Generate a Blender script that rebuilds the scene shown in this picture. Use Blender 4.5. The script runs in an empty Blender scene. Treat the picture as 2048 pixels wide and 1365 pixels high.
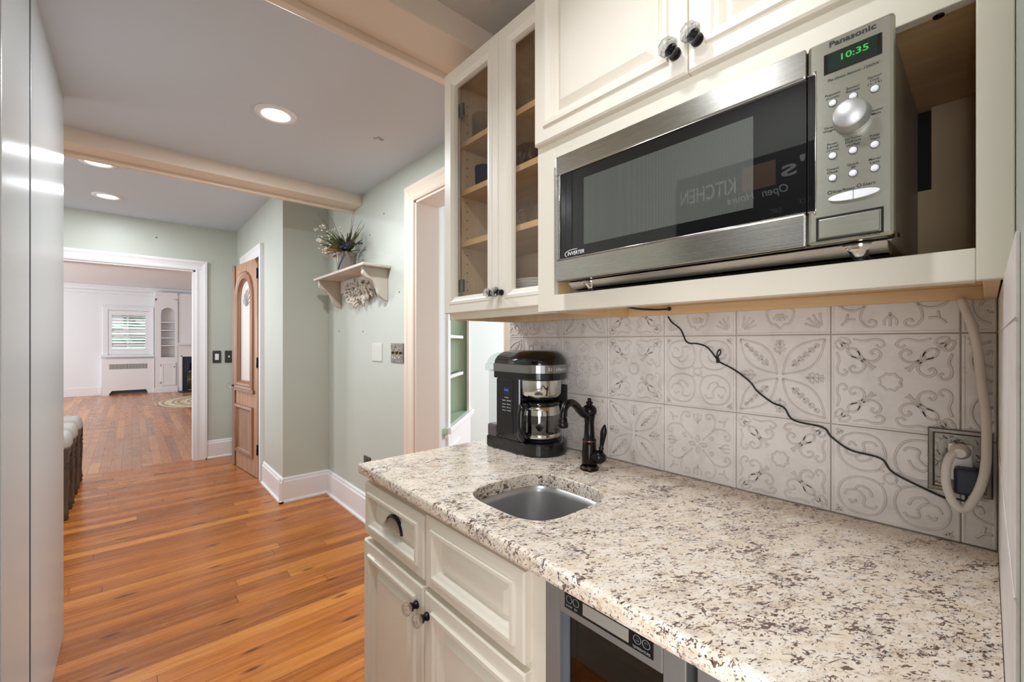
import bpy, bmesh, math, random
from mathutils import Vector, Matrix
random.seed(7)
PI = math.pi
sc = bpy.context.scene
COL = sc.collection

# ------------------------------------------------------------------ camera
cd = bpy.data.cameras.new('camera'); cam = bpy.data.objects.new('camera', cd); COL.objects.link(cam)
cam.location = (0, 0, 1.30)
cam.rotation_euler = (math.radians(90), 0, math.radians(-41.8))
cd.sensor_width = 36.0; cd.lens = 850.0/2048*36.0
cd.shift_y = 2.5/2048
cd.clip_start = 0.01
sc.camera = cam

# ------------------------------------------------------------------ world, exposure
W = bpy.data.worlds.new('world'); sc.world = W; W.use_nodes = True
bg = W.node_tree.nodes['Background']; bg.inputs[0].default_value = (0.92, 0.95, 1.0, 1); bg.inputs[1].default_value = 0.55
sc.view_settings.view_transform = 'Standard'; sc.view_settings.look = 'None'
sc.view_settings.gamma = 1.0; sc.view_settings.use_curve_mapping = False
sc.view_settings.exposure = 0.27
sc.view_settings.use_white_balance = True; sc.view_settings.white_balance_temperature = 6280; sc.view_settings.white_balance_tint = 10
sc.cycles.max_bounces = 10; sc.cycles.diffuse_bounces = 5; sc.cycles.transparent_max_bounces = 12
sc.cycles.caustics_reflective = False; sc.cycles.caustics_refractive = False
sc.cycles.sample_clamp_indirect = 4.0

# ------------------------------------------------------------------ lamps (daylight, added fill and downlights)
def area(name, loc, rot, sx, sy, watts, col=(1,1,1), shape='RECTANGLE', spread=180):
    l = bpy.data.lights.new(name, 'AREA'); l.shape = shape; l.size = sx; l.size_y = sy
    l.energy = watts; l.color = col; l.spread = math.radians(spread)
    o = bpy.data.objects.new(name, l); COL.objects.link(o); o.location = loc; o.rotation_euler = rot
    return o
# daylight from the windows of the living room (its left side), the eating corner, and the room behind the doorway
area('daylight_living_window', (-4.3, 10.5, 1.6), (0, math.radians(-110), 0), 1.6, 5.0, 215, (0.92,0.97,1.0))
area('daylight_hall_window', (-2.9, 4.3, 1.5), (0, math.radians(-112), 0), 1.5, 2.2, 34, (0.90,0.96,1.0))
area('daylight_side_room_window', (4.2, 1.6, 1.6), (0, math.radians(90), 0), 1.6, 2.2, 60, (0.9,0.97,1.0))
area('added_fill_lamp', (-1.5, -0.75, 1.2), (0, math.radians(-90), math.radians(22)), 1.6, 1.5, 62, (0.97,0.98,1.0))  # unseen soft fill added behind the camera to brighten the backsplash

area('daylight_garden', (-0.1, 16.2, 4.6), (0, 0, 0), 3.0, 2.0, 420, (0.97,1.0,1.0))

# ------------------------------------------------------------------ materials
def srgb(r, g, b):
    f = lambda c: (c/255/12.92) if c/255 <= 0.04045 else (((c/255)+0.055)/1.055)**2.4
    return (f(r), f(g), f(b), 1.0)
class NT:
    def __init__(self, m): self.t = m.node_tree; self.n = self.t.nodes; self.l = self.t.links
    def add(self, typ, **k):
        x = self.n.new(typ)
        for a, v in k.items():
            if a.startswith('_'): setattr(x, a[1:], v)
        return x
    def val(self, x, inp, v):
        if isinstance(v, bpy.types.NodeSocket): self.l.new(v, x.inputs[inp])
        else: x.inputs[inp].default_value = v
    def math(self, op, a, b=0.0, c=None):
        x = self.n.new('ShaderNodeMath'); x.operation = op
        self.val(x, 0, a); self.val(x, 1, b)
        if c is not None: self.val(x, 2, c)
        return x.outputs[0]
    def mix(self, fac, a, b, mode='MIX'):
        x = self.n.new('ShaderNodeMix'); x.data_type = 'RGBA'; x.blend_type = mode
        self.val(x, 0, fac); self.val(x, 6, a); self.val(x, 7, b); return x.outputs[2]
    def ramp(self, fac, stops, interp='LINEAR'):
        x = self.n.new('ShaderNodeValToRGB'); x.color_ramp.interpolation = interp
        e = x.color_ramp.elements
        while len(e) < len(stops): e.new(0.5)
        for i, (p, c) in enumerate(stops):
            e[i].position = p; e[i].color = c if not isinstance(c, (int, float)) else (c, c, c, 1)
        self.l.new(fac, x.inputs[0]); return x.outputs[0]
    def noise(self, vec, scale, detail=3, rough=0.55, dist=0.0):
        x = self.n.new('ShaderNodeTexNoise'); self.l.new(vec, x.inputs['Vector'])
        x.inputs['Scale'].default_value = scale; x.inputs['Detail'].default_value = detail
        x.inputs['Roughness'].default_value = rough; x.inputs['Distortion'].default_value = dist
        return x.outputs[0]
    def coord(self, scale=(1,1,1), rot=(0,0,0), loc=(0,0,0)):
        c = self.n.new('ShaderNodeTexCoord'); mp = self.n.new('ShaderNodeMapping')
        mp.inputs['Scale'].default_value = scale; mp.inputs['Rotation'].default_value = rot; mp.inputs['Location'].default_value = loc
        self.l.new(c.outputs['Object'], mp.inputs[0]); return mp.outputs[0]
    def bump(self, h, strength, dist=0.001):
        x = self.n.new('ShaderNodeBump'); x.inputs['Strength'].default_value = strength; x.inputs['Distance'].default_value = dist
        self.l.new(h, x.inputs['Height']); return x.outputs[0]
def principled(name):
    m = bpy.data.materials.new(name); m.use_nodes = True
    return m, m.node_tree.nodes['Principled BSDF'], NT(m)
def plain(name, col, rough=0.5, metal=0.0, spec=0.5, emis=None, estr=0.0, bump=0.0, bscale=60, coat=0.0, trans=0.0, ior=1.45, var=0.0):
    m, p, t = principled(name)
    p.inputs['Base Color'].default_value = col; p.inputs['Roughness'].default_value = rough
    p.inputs['Metallic'].default_value = metal; p.inputs['Specular IOR Level'].default_value = spec
    p.inputs['Coat Weight'].default_value = coat; p.inputs['Transmission Weight'].default_value = trans; p.inputs['IOR'].default_value = ior
    if emis: p.inputs['Emission Color'].default_value = emis; p.inputs['Emission Strength'].default_value = estr
    c = t.coord()
    n = t.noise(c, bscale, 4)
    if var:
        n2 = t.noise(c, 3.0, 3)
        lo = tuple(x*(1-var) for x in col[:3])+(1,); hi = tuple(min(1, x*(1+var)) for x in col[:3])+(1,)
        t.l.new(t.ramp(n2, [(0.3, lo), (0.7, hi)]), p.inputs['Base Color'])
    if bump: t.l.new(t.bump(n, bump, 0.002), p.inputs['Normal'])
    return m
M = {}
M['cream'] = plain('cream_paint', srgb(233,226,211), 0.38, bump=0.05, bscale=30)
M['cream_frame'] = plain('cream_frame_paint', srgb(226,219,202), 0.4, bump=0.05, bscale=30)
M['green'] = plain('sage_wall_paint', srgb(192,196,185), 0.42, bump=0.12, bscale=14, var=0.015)
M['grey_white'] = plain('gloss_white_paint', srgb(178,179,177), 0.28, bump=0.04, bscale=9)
M['white'] = plain('white_trim_paint', srgb(232,230,230), 0.35, bump=0.03)
M['living_wall'] = plain('living_room_white', srgb(228,230,232), 0.6)
M['ceiling'] = plain('ceiling_white', srgb(203,211,219), 0.75, bump=0.08, bscale=9)
M['ceiling_rough'] = plain('pantry_ceiling_plaster', srgb(205,200,193), 0.8, bump=0.5, bscale=7, var=0.06)
M['beige'] = plain('beige_casing_paint', srgb(232,216,198), 0.36, bump=0.05, bscale=20)
M['beige_cool'] = plain('pale_jamb_paint', srgb(228,216,206), 0.4)
M['side_room'] = plain('side_room_pale_paint', srgb(226,232,230), 0.6)
M['hutch_green'] = plain('hutch_green_paint', srgb(170,186,160), 0.55)
M['bronze'] = plain('oil_rubbed_bronze', srgb(44,40,40), 0.26, metal=0.85, bump=0.1)
M['copper_edge'] = plain('worn_copper_edge', srgb(120,78,58), 0.35, metal=0.9)
M['chrome'] = plain('polished_steel', srgb(214,210,204), 0.12, metal=1.0)
M['pewter'] = plain('pewter_plate', srgb(128,122,112), 0.35, metal=0.9, bump=0.6, bscale=120)
M['dark_plate'] = plain('dark_bronze_plate', srgb(72,70,68), 0.4, metal=0.4)
M['black'] = plain('black_plastic', srgb(14,14,15), 0.16, coat=0.3)
M['black_matt'] = plain('black_matt_plastic', srgb(22,22,23), 0.45)
M['black_dark'] = plain('black_recess', srgb(8,8,8), 0.7)
M['navy_plastic'] = plain('navy_adapter_plastic', srgb(38,42,58), 0.45)
M['cord_white'] = plain('ivory_cord', srgb(212,204,196), 0.45)
M['plastic_white'] = plain('white_plastic', srgb(236,235,232), 0.35)
M['ivory_plate'] = plain('ivory_plate', srgb(206,206,196), 0.4)
M['button_white'] = plain('pearl_button', srgb(236,238,240), 0.25)
M['slate_navy'] = plain('navy_slate', srgb(42,50,66), 0.5)
M['brass'] = plain('antique_brass', srgb(128,116,78), 0.4, metal=0.8)
M['plate_white'] = plain('white_china', srgb(225,222,215), 0.25)
M['lettering_dark'] = plain('dark_print', srgb(34,33,31), 0.5)
M['lettering_white'] = plain('white_print', srgb(230,230,230), 0.5)
M['lettering_grey'] = plain('grey_print', srgb(150,152,156), 0.5)
M['fridge_grey'] = plain('grey_satin_steel', srgb(150,150,147), 0.34, metal=0.55)
M['gasket'] = plain('blue_grey_gasket', srgb(98,104,110), 0.4)
M['diffuser'] = plain('lit_diffuser', srgb(255,255,255), 0.9, emis=(1,1,1,1), estr=9.0)
M['led_green'] = plain('green_digits', srgb(20,60,20), 0.4, emis=(0.08,0.75,0.10,1), estr=0.55)
M['led_blue'] = plain('blue_digits', srgb(20,40,90), 0.4, emis=(0.07,0.22,1.0,1), estr=0.9)
M['lcd'] = plain('dark_green_lcd', srgb(34,46,38), 0.15)
M['glass_dark'] = plain('black_oven_glass', srgb(10,10,11), 0.4, spec=0.1, coat=1.0)
_g = M['glass_dark'].node_tree.nodes['Principled BSDF']; _g.inputs['Coat Roughness'].default_value = 0.0; _g.inputs['Coat IOR'].default_value = 1.62
M['shelf_white'] = plain('distressed_whitewash', srgb(204,195,182), 0.6, bump=0.6, bscale=40, var=0.18)
M['crock'] = plain('grey_stoneware', srgb(124,114,102), 0.25, bump=0.15, bscale=40, var=0.1)
M['crock_blue'] = plain('blue_slip', srgb(50,62,92), 0.3)
M['linen'] = plain('grey_linen', srgb(190,184,178), 0.9, bump=0.5, bscale=400)
M['stool_wood'] = None
M['leaf_dark'] = plain('dark_leaf', srgb(70,76,52), 0.6)
M['leaf_olive'] = plain('olive_leaf', srgb(120,118,62), 0.6)
M['leaf_blue'] = plain('lavender_blue', srgb(56,60,84), 0.7)
M['leaf_rust'] = plain('rust_leaf', srgb(150,100,52), 0.65)
M['blossom'] = plain('cream_blossom', srgb(226,220,200), 0.7)
M['twig'] = plain('brown_twig', srgb(112,100,82), 0.7)
M['cardboard'] = plain('raw_backing_board', srgb(190,166,132), 0.85, bump=0.2, bscale=20, var=0.08)
M['stone_mark'] = plain('putty_spot', srgb(170,170,170), 0.8)

def wood(name, c1, c2, rough=0.45, axis='Y', scale=1.0, coat=0.0):
    m, p, t = principled(name)
    s = {'X': (1.5,26,26), 'Y': (26,1.5,26), 'Z': (26,26,1.5)}[axis]
    c = t.coord(tuple(q*scale for q in s))
    n = t.noise(c, 1.0, 5, 0.6, 0.6)
    t.l.new(t.ramp(n, [(0.28, c1), (0.72, c2)]), p.inputs['Base Color'])
    p.inputs['Roughness'].default_value = rough; p.inputs['Coat Weight'].default_value = coat
    t.l.new(t.bump(n, 0.12, 0.001), p.inputs['Normal'])
    return m
M['maple'] = wood('maple_ply', srgb(206,172,126), srgb(226,194,148), 0.5, 'Y')
M['maple_v'] = wood('maple_side', srgb(206,180,142), srgb(224,200,162), 0.5, 'Z')
M['maple_edge'] = wood('maple_shelf_edge', srgb(222,180,122), srgb(236,198,142), 0.5, 'Y')
M['oak_door'] = wood('oak_door', srgb(140,98,66), srgb(188,142,106), 0.42, 'Z')
M['oak_door_h'] = wood('oak_moulding', srgb(116,78,50), srgb(164,118,84), 0.42, 'Z')
M['oak_edge'] = wood('oak_dark_edge', srgb(112,76,48), srgb(140,98,66), 0.45, 'Z')
M['stool_wood'] = wood('weathered_brown_wood', srgb(52,42,34), srgb(102,84,68), 0.55, 'Z')
M['light_inner'] = plain('recess_white', srgb(240,240,240), 0.5)

def floor_mat(name, rotz, calm=1.0):
    m, p, t = principled(name)
    c = t.coord(rot=(0,0,rotz))
    sx = t.n.new('ShaderNodeSeparateXYZ'); t.l.new(c, sx.inputs[0])
    row = t.math('FLOOR', t.math('DIVIDE', sx.outputs[1], 0.083))
    wn = t.n.new('ShaderNodeTexWhiteNoise'); wn.noise_dimensions = '1D'; t.l.new(row, wn.inputs['W'])
    off = t.math('MULTIPLY', wn.outputs[0], 2.3)
    px_ = t.math('DIVIDE', t.math('ADD', sx.outputs[0], off), 1.9)
    col = t.math('FLOOR', px_)
    cmb = t.n.new('ShaderNodeCombineXYZ'); t.l.new(row, cmb.inputs[0]); t.l.new(col, cmb.inputs[1])
    wn2 = t.n.new('ShaderNodeTexWhiteNoise'); wn2.noise_dimensions = '3D'; t.l.new(cmb.outputs[0], wn2.inputs['Vector'])
    # grain: stretched along the plank, shifted per plank
    shift = t.n.new('ShaderNodeVectorMath'); shift.operation = 'MULTIPLY_ADD'
    t.l.new(wn2.outputs['Color'], shift.inputs[0]); shift.inputs[1].default_value = (7,7,7)
    st = t.n.new('ShaderNodeVectorMath'); st.operation = 'MULTIPLY'; t.l.new(c, st.inputs[0]); st.inputs[1].default_value = (2.2, 34, 1)
    t.l.new(st.outputs[0], shift.inputs[2])
    g = t.noise(shift.outputs[0], 1.0, 6, 0.62, 0.9)
    base = t.ramp(wn2.outputs[0], [(0.0, srgb(104,48,18)), (0.3, srgb(152,82,28)), (0.7, srgb(182,106,40)), (1.0, srgb(212,142,64))])
    grain = t.ramp(g, [(0.25, srgb(104,48,14)), (0.5, srgb(178,104,40)), (0.75, srgb(220,148,74))])
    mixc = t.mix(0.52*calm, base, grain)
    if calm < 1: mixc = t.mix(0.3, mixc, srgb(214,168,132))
    # knots
    k = t.n.new('ShaderNodeVectorMath'); k.operation = 'MULTIPLY'; t.l.new(c, k.inputs[0]); k.inputs[1].default_value = (2.4, 9.5, 1)
    v = t.n.new('ShaderNodeTexVoronoi'); v.voronoi_dimensions = '2D'; v.feature = 'F1'; t.l.new(k.outputs[0], v.inputs['Vector']); v.inputs['Scale'].default_value = 1.0
    nd = t.noise(shift.outputs[0], 0.6, 3)
    kd = t.math('ADD', v.outputs['Distance'], t.math('MULTIPLY', t.math('SUBTRACT', nd, 0.5), 0.25))
    vs = t.n.new('ShaderNodeSeparateColor'); t.l.new(v.outputs['Color'], vs.inputs[0])
    pick = t.math('GREATER_THAN', vs.outputs[0], 0.80)
    kn = t.math('MULTIPLY', t.ramp(kd, [(0.04, 1.0), (0.13, 0.0)]), pick)
    mixc = t.mix(t.math('MULTIPLY', kn, 0.82*calm), mixc, srgb(58,28,14))
    # gaps
    fy = t.math('FRACT', t.math('DIVIDE', sx.outputs[1], 0.083)); fx = t.math('FRACT', px_)
    gy = t.math('LESS_THAN', t.math('ABSOLUTE', t.math('SUBTRACT', fy, 0.5)), 0.487)
    gx = t.math('LESS_THAN', t.math('ABSOLUTE', t.math('SUBTRACT', fx, 0.5)), 0.4992)
    gap = t.math('MULTIPLY', gy, gx)
    mixc = t.mix(t.math('MULTIPLY', t.math('SUBTRACT', 1.0, gap), 0.75), mixc, srgb(70,34,14))
    t.l.new(mixc, p.inputs['Base Color'])
    p.inputs['Roughness'].default_value = 0.24; p.inputs['Specular IOR Level'].default_value = 0.5
    rn = t.noise(c, 5, 3)
    t.l.new(t.ramp(rn, [(0.3, 0.2), (0.7, 0.32)]), p.inputs['Roughness'])
    t.l.new(t.bump(t.math('ADD', t.math('MULTIPLY', g, 0.15), gap), 0.25, 0.001), p.inputs['Normal'])
    return m
M['floor_x'] = floor_mat('heart_pine_across', 0.0)
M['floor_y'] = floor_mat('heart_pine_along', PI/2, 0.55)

def granite():
    m, p, t = principled('speckled_granite')
    c = t.coord(rot=(0,0,math.radians(28)))
    cs = t.n.new('ShaderNodeVectorMath'); cs.operation = 'MULTIPLY'; t.l.new(c, cs.inputs[0]); cs.inputs[1].default_value = (1.0, 1.75, 1.4)
    v = cs.outputs[0]
    big = t.noise(v, 7.5, 5, 0.65, 1.2)
    mid = t.noise(v, 26, 4, 0.62, 0.9)
    base = t.ramp(mid, [(0.25, srgb(226,206,178)), (0.5, srgb(240,228,210)), (0.72, srgb(248,242,233))])
    # grey-mauve clouds
    cl = t.noise(v, 10, 6, 0.68, 1.2)
    base = t.mix(t.ramp(cl, [(0.52, 0.0), (0.68, 0.55)]), base, srgb(184,170,162))
    # tan specks
    s0 = t.noise(v, 85, 3, 0.6, 0.6)
    base = t.mix(t.ramp(s0, [(0.57, 0.0), (0.67, 0.6)]), base, srgb(190,158,126))
    # burgundy and brown flecks, gathered by the big noise
    s1 = t.noise(v, 88, 5, 0.65, 0.9)
    thr = t.math('ADD', s1, t.math('MULTIPLY', t.math('SUBTRACT', big, 0.5), 0.52))
    base = t.mix(t.ramp(thr, [(0.562, 0.0), (0.605, 0.92)]), base, srgb(90,62,56))
    s2 = t.noise(v, 140, 3, 0.55, 0.5)
    thr2 = t.math('ADD', s2, t.math('MULTIPLY', t.math('SUBTRACT', cl, 0.5), 0.35))
    base = t.mix(t.ramp(thr2, [(0.625, 0.0), (0.665, 0.95)]), base, srgb(44,42,44))
    # dark drifts
    d = t.noise(v, 15, 7, 0.72, 1.5)
    dm = t.math('MULTIPLY', t.ramp(d, [(0.57, 0.0), (0.65, 1.0)]), t.ramp(t.noise(v, 150, 3, 0.7), [(0.42, 0.0), (0.6, 1.0)]))
    base = t.mix(t.math('MULTIPLY', dm, 0.65), base, srgb(84,72,68))
    t.l.new(base, p.inputs['Base Color'])
    p.inputs['Roughness'].default_value = 0.14; p.inputs['Specular IOR Level'].default_value = 0.5
    return m
M['granite'] = granite()

def steel(name, col, axis, rough=0.3, aniso=0.75):
    m, p, t = principled(name)
    s = {'Y': (900, 9, 1600), 'Z': (30, 30, 1400), 'X': (5, 700, 700)}[axis]
    n = t.noise(t.coord(s), 1.0, 3)
    lo = tuple(x*0.965 for x in col[:3])+(1,)
    t.l.new(t.ramp(n, [(0.3, lo), (0.7, col)]), p.inputs['Base Color'])
    p.inputs['Metallic'].default_value = 1.0
    t.l.new(t.ramp(n, [(0.3, rough*0.94), (0.7, rough*1.06)]), p.inputs['Roughness'])
    p.inputs['Anisotropic'].default_value = aniso
    cx = t.n.new('ShaderNodeCombineXYZ'); cx.inputs[2].default_value = 1.0
    t.l.new(cx.outputs[0], p.inputs['Tangent'])
    return m
M['steel_h'] = steel('brushed_steel_door', srgb(196,193,186), 'Y', 0.27)
M['steel_panel'] = steel('brushed_steel_panel', srgb(186,184,170), 'Y', 0.34)
M['steel_satin'] = plain('satin_steel', srgb(150,148,145), 0.3, metal=1.0)
M['dial_steel'] = plain('spun_dial_steel', srgb(196,196,194), 0.46, metal=0.9)
M['steel_sink'] = steel('satin_sink_steel', srgb(186,186,186), 'Z', 0.36, 0.5)
M['steel_sink'].node_tree.nodes['Principled BSDF'].inputs['Metallic'].default_value = 0.75

def tile_mat(name, c1, c2, c3):
    m, p, t = principled(name)
    c = t.coord(); n = t.noise(c, 9, 6, 0.65, 0.5)
    st = t.n.new('ShaderNodeVectorMath'); st.operation = 'MULTIPLY'; t.l.new(c, st.inputs[0]); st.inputs[1].default_value = (1,14,90)
    n2 = t.noise(st.outputs[0], 1.0, 4, 0.6)
    b = t.ramp(n, [(0.3, c2), (0.55, c1), (0.75, c1)])
    b = t.mix(t.ramp(n2, [(0.55, 0.0), (0.75, 0.3)]), b, c2)
    rust = t.noise(c, 17, 7, 0.75)
    b = t.mix(t.ramp(rust, [(0.64, 0.0), (0.74, 0.7)]), b, c3)
    t.l.new(b, p.inputs['Base Color']); p.inputs['Roughness'].default_value = 0.42
    t.l.new(t.bump(t.math('ADD', n, n2), 0.18, 0.0015), p.inputs['Normal'])
    return m
M['tile'] = tile_mat('whitewashed_tin_tile', srgb(222,216,212), srgb(206,198,192), srgb(176,150,126))
M['tile_relief'] = tile_mat('whitewashed_relief', srgb(212,204,199), srgb(196,187,180), srgb(170,146,124))
M['grout'] = plain('tan_grout', srgb(178,162,148), 0.8)

def perf_mat():
    m, p, t = principled('perforated_screen')
    c = t.coord((1,1,1)); s = t.n.new('ShaderNodeSeparateXYZ'); t.l.new(c, s.inputs[0])
    y = t.math('MULTIPLY', s.outputs[1], 2*PI/0.0026); z = t.math('MULTIPLY', s.outputs[2], 2*PI/0.0030)
    a = t.math('MULTIPLY', t.math('COSINE', t.math('ADD', y, z)), t.math('COSINE', t.math('SUBTRACT', y, z)))
    k = t.ramp(t.math('MULTIPLY_ADD', a, 0.5, 0.5), [(0.45, 0.0), (0.8, 1.0)])
    t.l.new(t.mix(k, srgb(14,15,14), srgb(116,120,112)), p.inputs['Base Color'])
    p.inputs['Roughness'].default_value = 0.5; p.inputs['Specular IOR Level'].default_value = 0.2; p.inputs['Coat Weight'].default_value = 1.0; p.inputs['Coat Roughness'].default_value = 0.0; p.inputs['Coat IOR'].default_value = 1.62
    return m
M['perf'] = perf_mat()

def crystal(name, tint, k=0.45):
    m = bpy.data.materials.new(name); m.use_nodes = True; t = NT(m); t.n.clear()
    o = t.n.new('ShaderNodeOutputMaterial'); mx = t.n.new('ShaderNodeMixShader')
    tr = t.n.new('ShaderNodeBsdfTransparent'); gl = t.n.new('ShaderNodeBsdfGlass')
    tr.inputs[0].default_value = tint; gl.inputs[0].default_value = tint; gl.inputs['Roughness'].default_value = 0.0; gl.inputs['IOR'].default_value = 1.5
    mx.inputs[0].default_value = k
    t.l.new(gl.outputs[0], mx.inputs[1]); t.l.new(tr.outputs[0], mx.inputs[2]); t.l.new(mx.outputs[0], o.inputs[0])
    return m
M['crystal'] = crystal('clear_crystal', (0.98,0.99,1,1), 0.5); M['tumbler_glass'] = crystal('tumbler_glass', (0.97,0.98,0.98,1), 0.72); M['crystal_blue'] = crystal('cobalt_crystal', (0.22,0.28,0.72,1), 0.4); M['crystal_amber'] = crystal('smoky_crystal', (0.82,0.74,0.64,1))
def pane(name, tint=(1,1,1,1), rough=0.0, base=0.04):
    m = bpy.data.materials.new(name); m.use_nodes = True; t = NT(m)
    t.n.clear()
    o = t.n.new('ShaderNodeOutputMaterial'); mx = t.n.new('ShaderNodeMixShader')
    tr = t.n.new('ShaderNodeBsdfTransparent'); gl = t.n.new('ShaderNodeBsdfGlossy'); fr = t.n.new('ShaderNodeLayerWeight')
    tr.inputs[0].default_value = tint; gl.inputs['Roughness'].default_value = rough; k = t.math('MULTIPLY_ADD', t.math('POWER', fr.outputs['Facing'], 5.0), 0.9, base)
    t.l.new(k, mx.inputs[0]); t.l.new(tr.outputs[0], mx.inputs[1]); t.l.new(gl.outputs[0], mx.inputs[2]); t.l.new(mx.outputs[0], o.inputs[0])
    return m
M['pane'] = pane('clear_pane', (0.97,0.96,0.94,1))
M['pane_smoke'] = pane('carafe_glass', (0.84,0.79,0.74,1), 0.0, 0.16)
M['pane_fridge'] = pane('fridge_glass', (0.45,0.42,0.40,1), 0.01, 0.10)
M['tank_clear'] = pane('clear_tank_plastic', (0.90,0.92,0.92,1), 0.05)
def rug_mat():
    m, p, t = principled('braided_rug_wool')
    c = t.coord((1/1.05, 1/1.25, 1)); ln = t.n.new('ShaderNodeVectorMath'); ln.operation = 'LENGTH'; t.l.new(c, ln.inputs[0])
    w = t.math('FRACT', t.math('MULTIPLY', ln.outputs['Value'], 4.0))
    n = t.noise(t.coord(), 22, 3)
    b = t.ramp(w, [(0.0, srgb(226,214,190)), (0.45, srgb(206,190,160)), (0.55, srgb(140,112,84)), (0.75, srgb(214,200,176)), (1.0, srgb(120,100,80))])
    t.l.new(t.mix(t.ramp(n, [(0.5, 0.0), (0.62, 0.6)]), b, srgb(120,98,78)), p.inputs['Base Color']); p.inputs['Roughness'].default_value = 0.95
    return m
M['rug'] = rug_mat()

# ------------------------------------------------------------------ mesh builder
class MB:
    def __init__(s): s.v = []; s.f = []; s.sm = []; s.mi = []; s.m = 0
    def face(s, idx, smooth=False): s.f.append(tuple(idx)); s.sm.append(smooth); s.mi.append(s.m)
    def box(s, x0, y0, z0, x1, y1, z1):
        x0,x1 = min(x0,x1),max(x0,x1); y0,y1 = min(y0,y1),max(y0,y1); z0,z1 = min(z0,z1),max(z0,z1)
        b = len(s.v); s.v += [(x,y,z) for z in (z0,z1) for y in (y0,y1) for x in (x0,x1)]
        for q in ((0,2,3,1),(4,5,7,6),(0,1,5,4),(2,6,7,3),(0,4,6,2),(1,3,7,5)): s.face([b+i for i in q])
        return s
    def obox(s, o, u, v, n, a, b_, c):   # box spanned by three vectors from corner o
        o=Vector(o);u=Vector(u)*a;v=Vector(v)*b_;n=Vector(n)*c
        s.prism([o,o+u,o+u+v,o+v], n); return s
    def prism(s, poly, off, smooth=False):
        off = Vector(off); k = len(poly); b = len(s.v)
        s.v += [tuple(Vector(p)) for p in poly] + [tuple(Vector(p)+off) for p in poly]
        s.face([b+i for i in range(k)][::-1]); s.face([b+k+i for i in range(k)])
        for i in range(k):
            j = (i+1) % k; s.face((b+i, b+j, b+k+j, b+k+i), smooth)
        return s
    def rings(s, loops, cap0=False, cap1=True, smooth=False, closed=True):
        b = len(s.v); k = len(loops[0])
        for L in loops: s.v += [tuple(p) for p in L]
        for r in range(len(loops)-1):
            for i in range(k if closed else k-1):
                j = (i+1) % k; s.face((b+r*k+i, b+r*k+j, b+(r+1)*k+j, b+(r+1)*k+i), smooth)
        if cap0: s.face([b+i for i in range(k)][::-1])
        if cap1: s.face([b+(len(loops)-1)*k+i for i in range(k)])
        return s
    def panel(s, o, u, v, n, w, h, prof, cap=True, back=True):
        """rectangle w x h at o; prof = [(inset, height)...]"""
        o,u,v,n = Vector(o),Vector(u),Vector(v),Vector(n)
        L = []
        for i, d in prof:
            L.append([o+u*i+v*i+n*d, o+u*(w-i)+v*i+n*d, o+u*(w-i)+v*(h-i)+n*d, o+u*i+v*(h-i)+n*d])
        s.rings(L, cap0=back, cap1=cap); return s
    def tube(s, pts, r, seg=8, closed=False, flat=None, caps=True, smooth=True):
        P = [Vector(p) for p in pts]; n = len(P)
        R = r if isinstance(r, (list, tuple)) else [r]*n
        loops = []; up = None
        for i in range(n):
            a = P[(i-1) % n] if (closed or i > 0) else P[i]; c = P[(i+1) % n] if (closed or i < n-1) else P[i]
            t = (c-a)
            t = t.normalized() if t.length > 1e-9 else Vector((0,0,1))
            if up is None:
                up = Vector((0,0,1)) if abs(t.z) < 0.9 else Vector((1,0,0))
                if flat is not None: up = Vector(flat)
            if flat is not None: up = Vector(flat)
            up = (up - t*up.dot(t)); up = up.normalized() if up.length > 1e-6 else t.orthogonal().normalized()
            sd = t.cross(up)
            loops.append([P[i] + (sd*math.cos(2*PI*k/seg) + up*math.sin(2*PI*k/seg))*R[i] for k in range(seg)])
        if closed: loops.append(loops[0]); s.rings(loops, False, False, smooth)
        else: s.rings(loops, caps, caps, smooth)
        return s
    def lathe(s, prof, o, axis=(0,0,1), seg=24, smooth=True, sx=1.0, ph=0.0, caps=True):
        o = Vector(o); ax = Vector(axis).normalized()
        a = ax.orthogonal().normalized() if abs(ax.z) < 0.99 else Vector((1,0,0)); b = ax.cross(a)
        L = [[o + ax*h + (a*math.cos(2*PI*k/seg+ph)*sx + b*math.sin(2*PI*k/seg+ph))*max(r, 1e-5) for k in range(seg)] for r, h in prof]
        s.rings(L, caps, caps, smooth); return s
    def ball(s, o, r, seg=10, sz=1.0, axis=(0,0,1)):
        k = max(4, seg//2)
        return s.lathe([(r*math.sin(PI*i/k), -r*sz*math.cos(PI*i/k)) for i in range(k+1)], o, axis, seg, caps=False)
    def build(s, name, mats, parent=None, bevel=0.0, bseg=2, local=False):
        me = bpy.data.meshes.new(name)
        off = Vector((0,0,0))
        if parent is not None and not local:
            q = parent
            while q.parent: q = q.parent
            off = q.location
        me.from_pydata([tuple(Vector(p)-off) for p in s.v], [], s.f)
        if not isinstance(mats, (list, tuple)): mats = [mats]
        for m in mats: me.materials.append(m)
        me.polygons.foreach_set('use_smooth', s.sm); me.polygons.foreach_set('material_index', s.mi)
        bm = bmesh.new(); bm.from_mesh(me); bmesh.ops.recalc_face_normals(bm, faces=bm.faces); bm.to_mesh(me); bm.free()
        me.update()
        o = bpy.data.objects.new(name, me); COL.objects.link(o)
        if parent is not None: o.parent = parent
        if bevel:
            b = o.modifiers.new('bevel', 'BEVEL'); b.width = bevel; b.segments = bseg; b.limit_method = 'ANGLE'; b.angle_limit = math.radians(40)
        return o
def B(*a): return MB().box(*a)
def tag(o, label, cat=None, group=None):
    o['label'] = label
    if cat: o['category'] = cat
    if group: o['group'] = group
    return o
def thing(name, label, cat, loc=(0,0,0), group=None):
    o = bpy.data.objects.new(name, None); COL.objects.link(o); o.location = loc; o.empty_display_size = 0.05
    return tag(o, label, cat, group)
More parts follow.
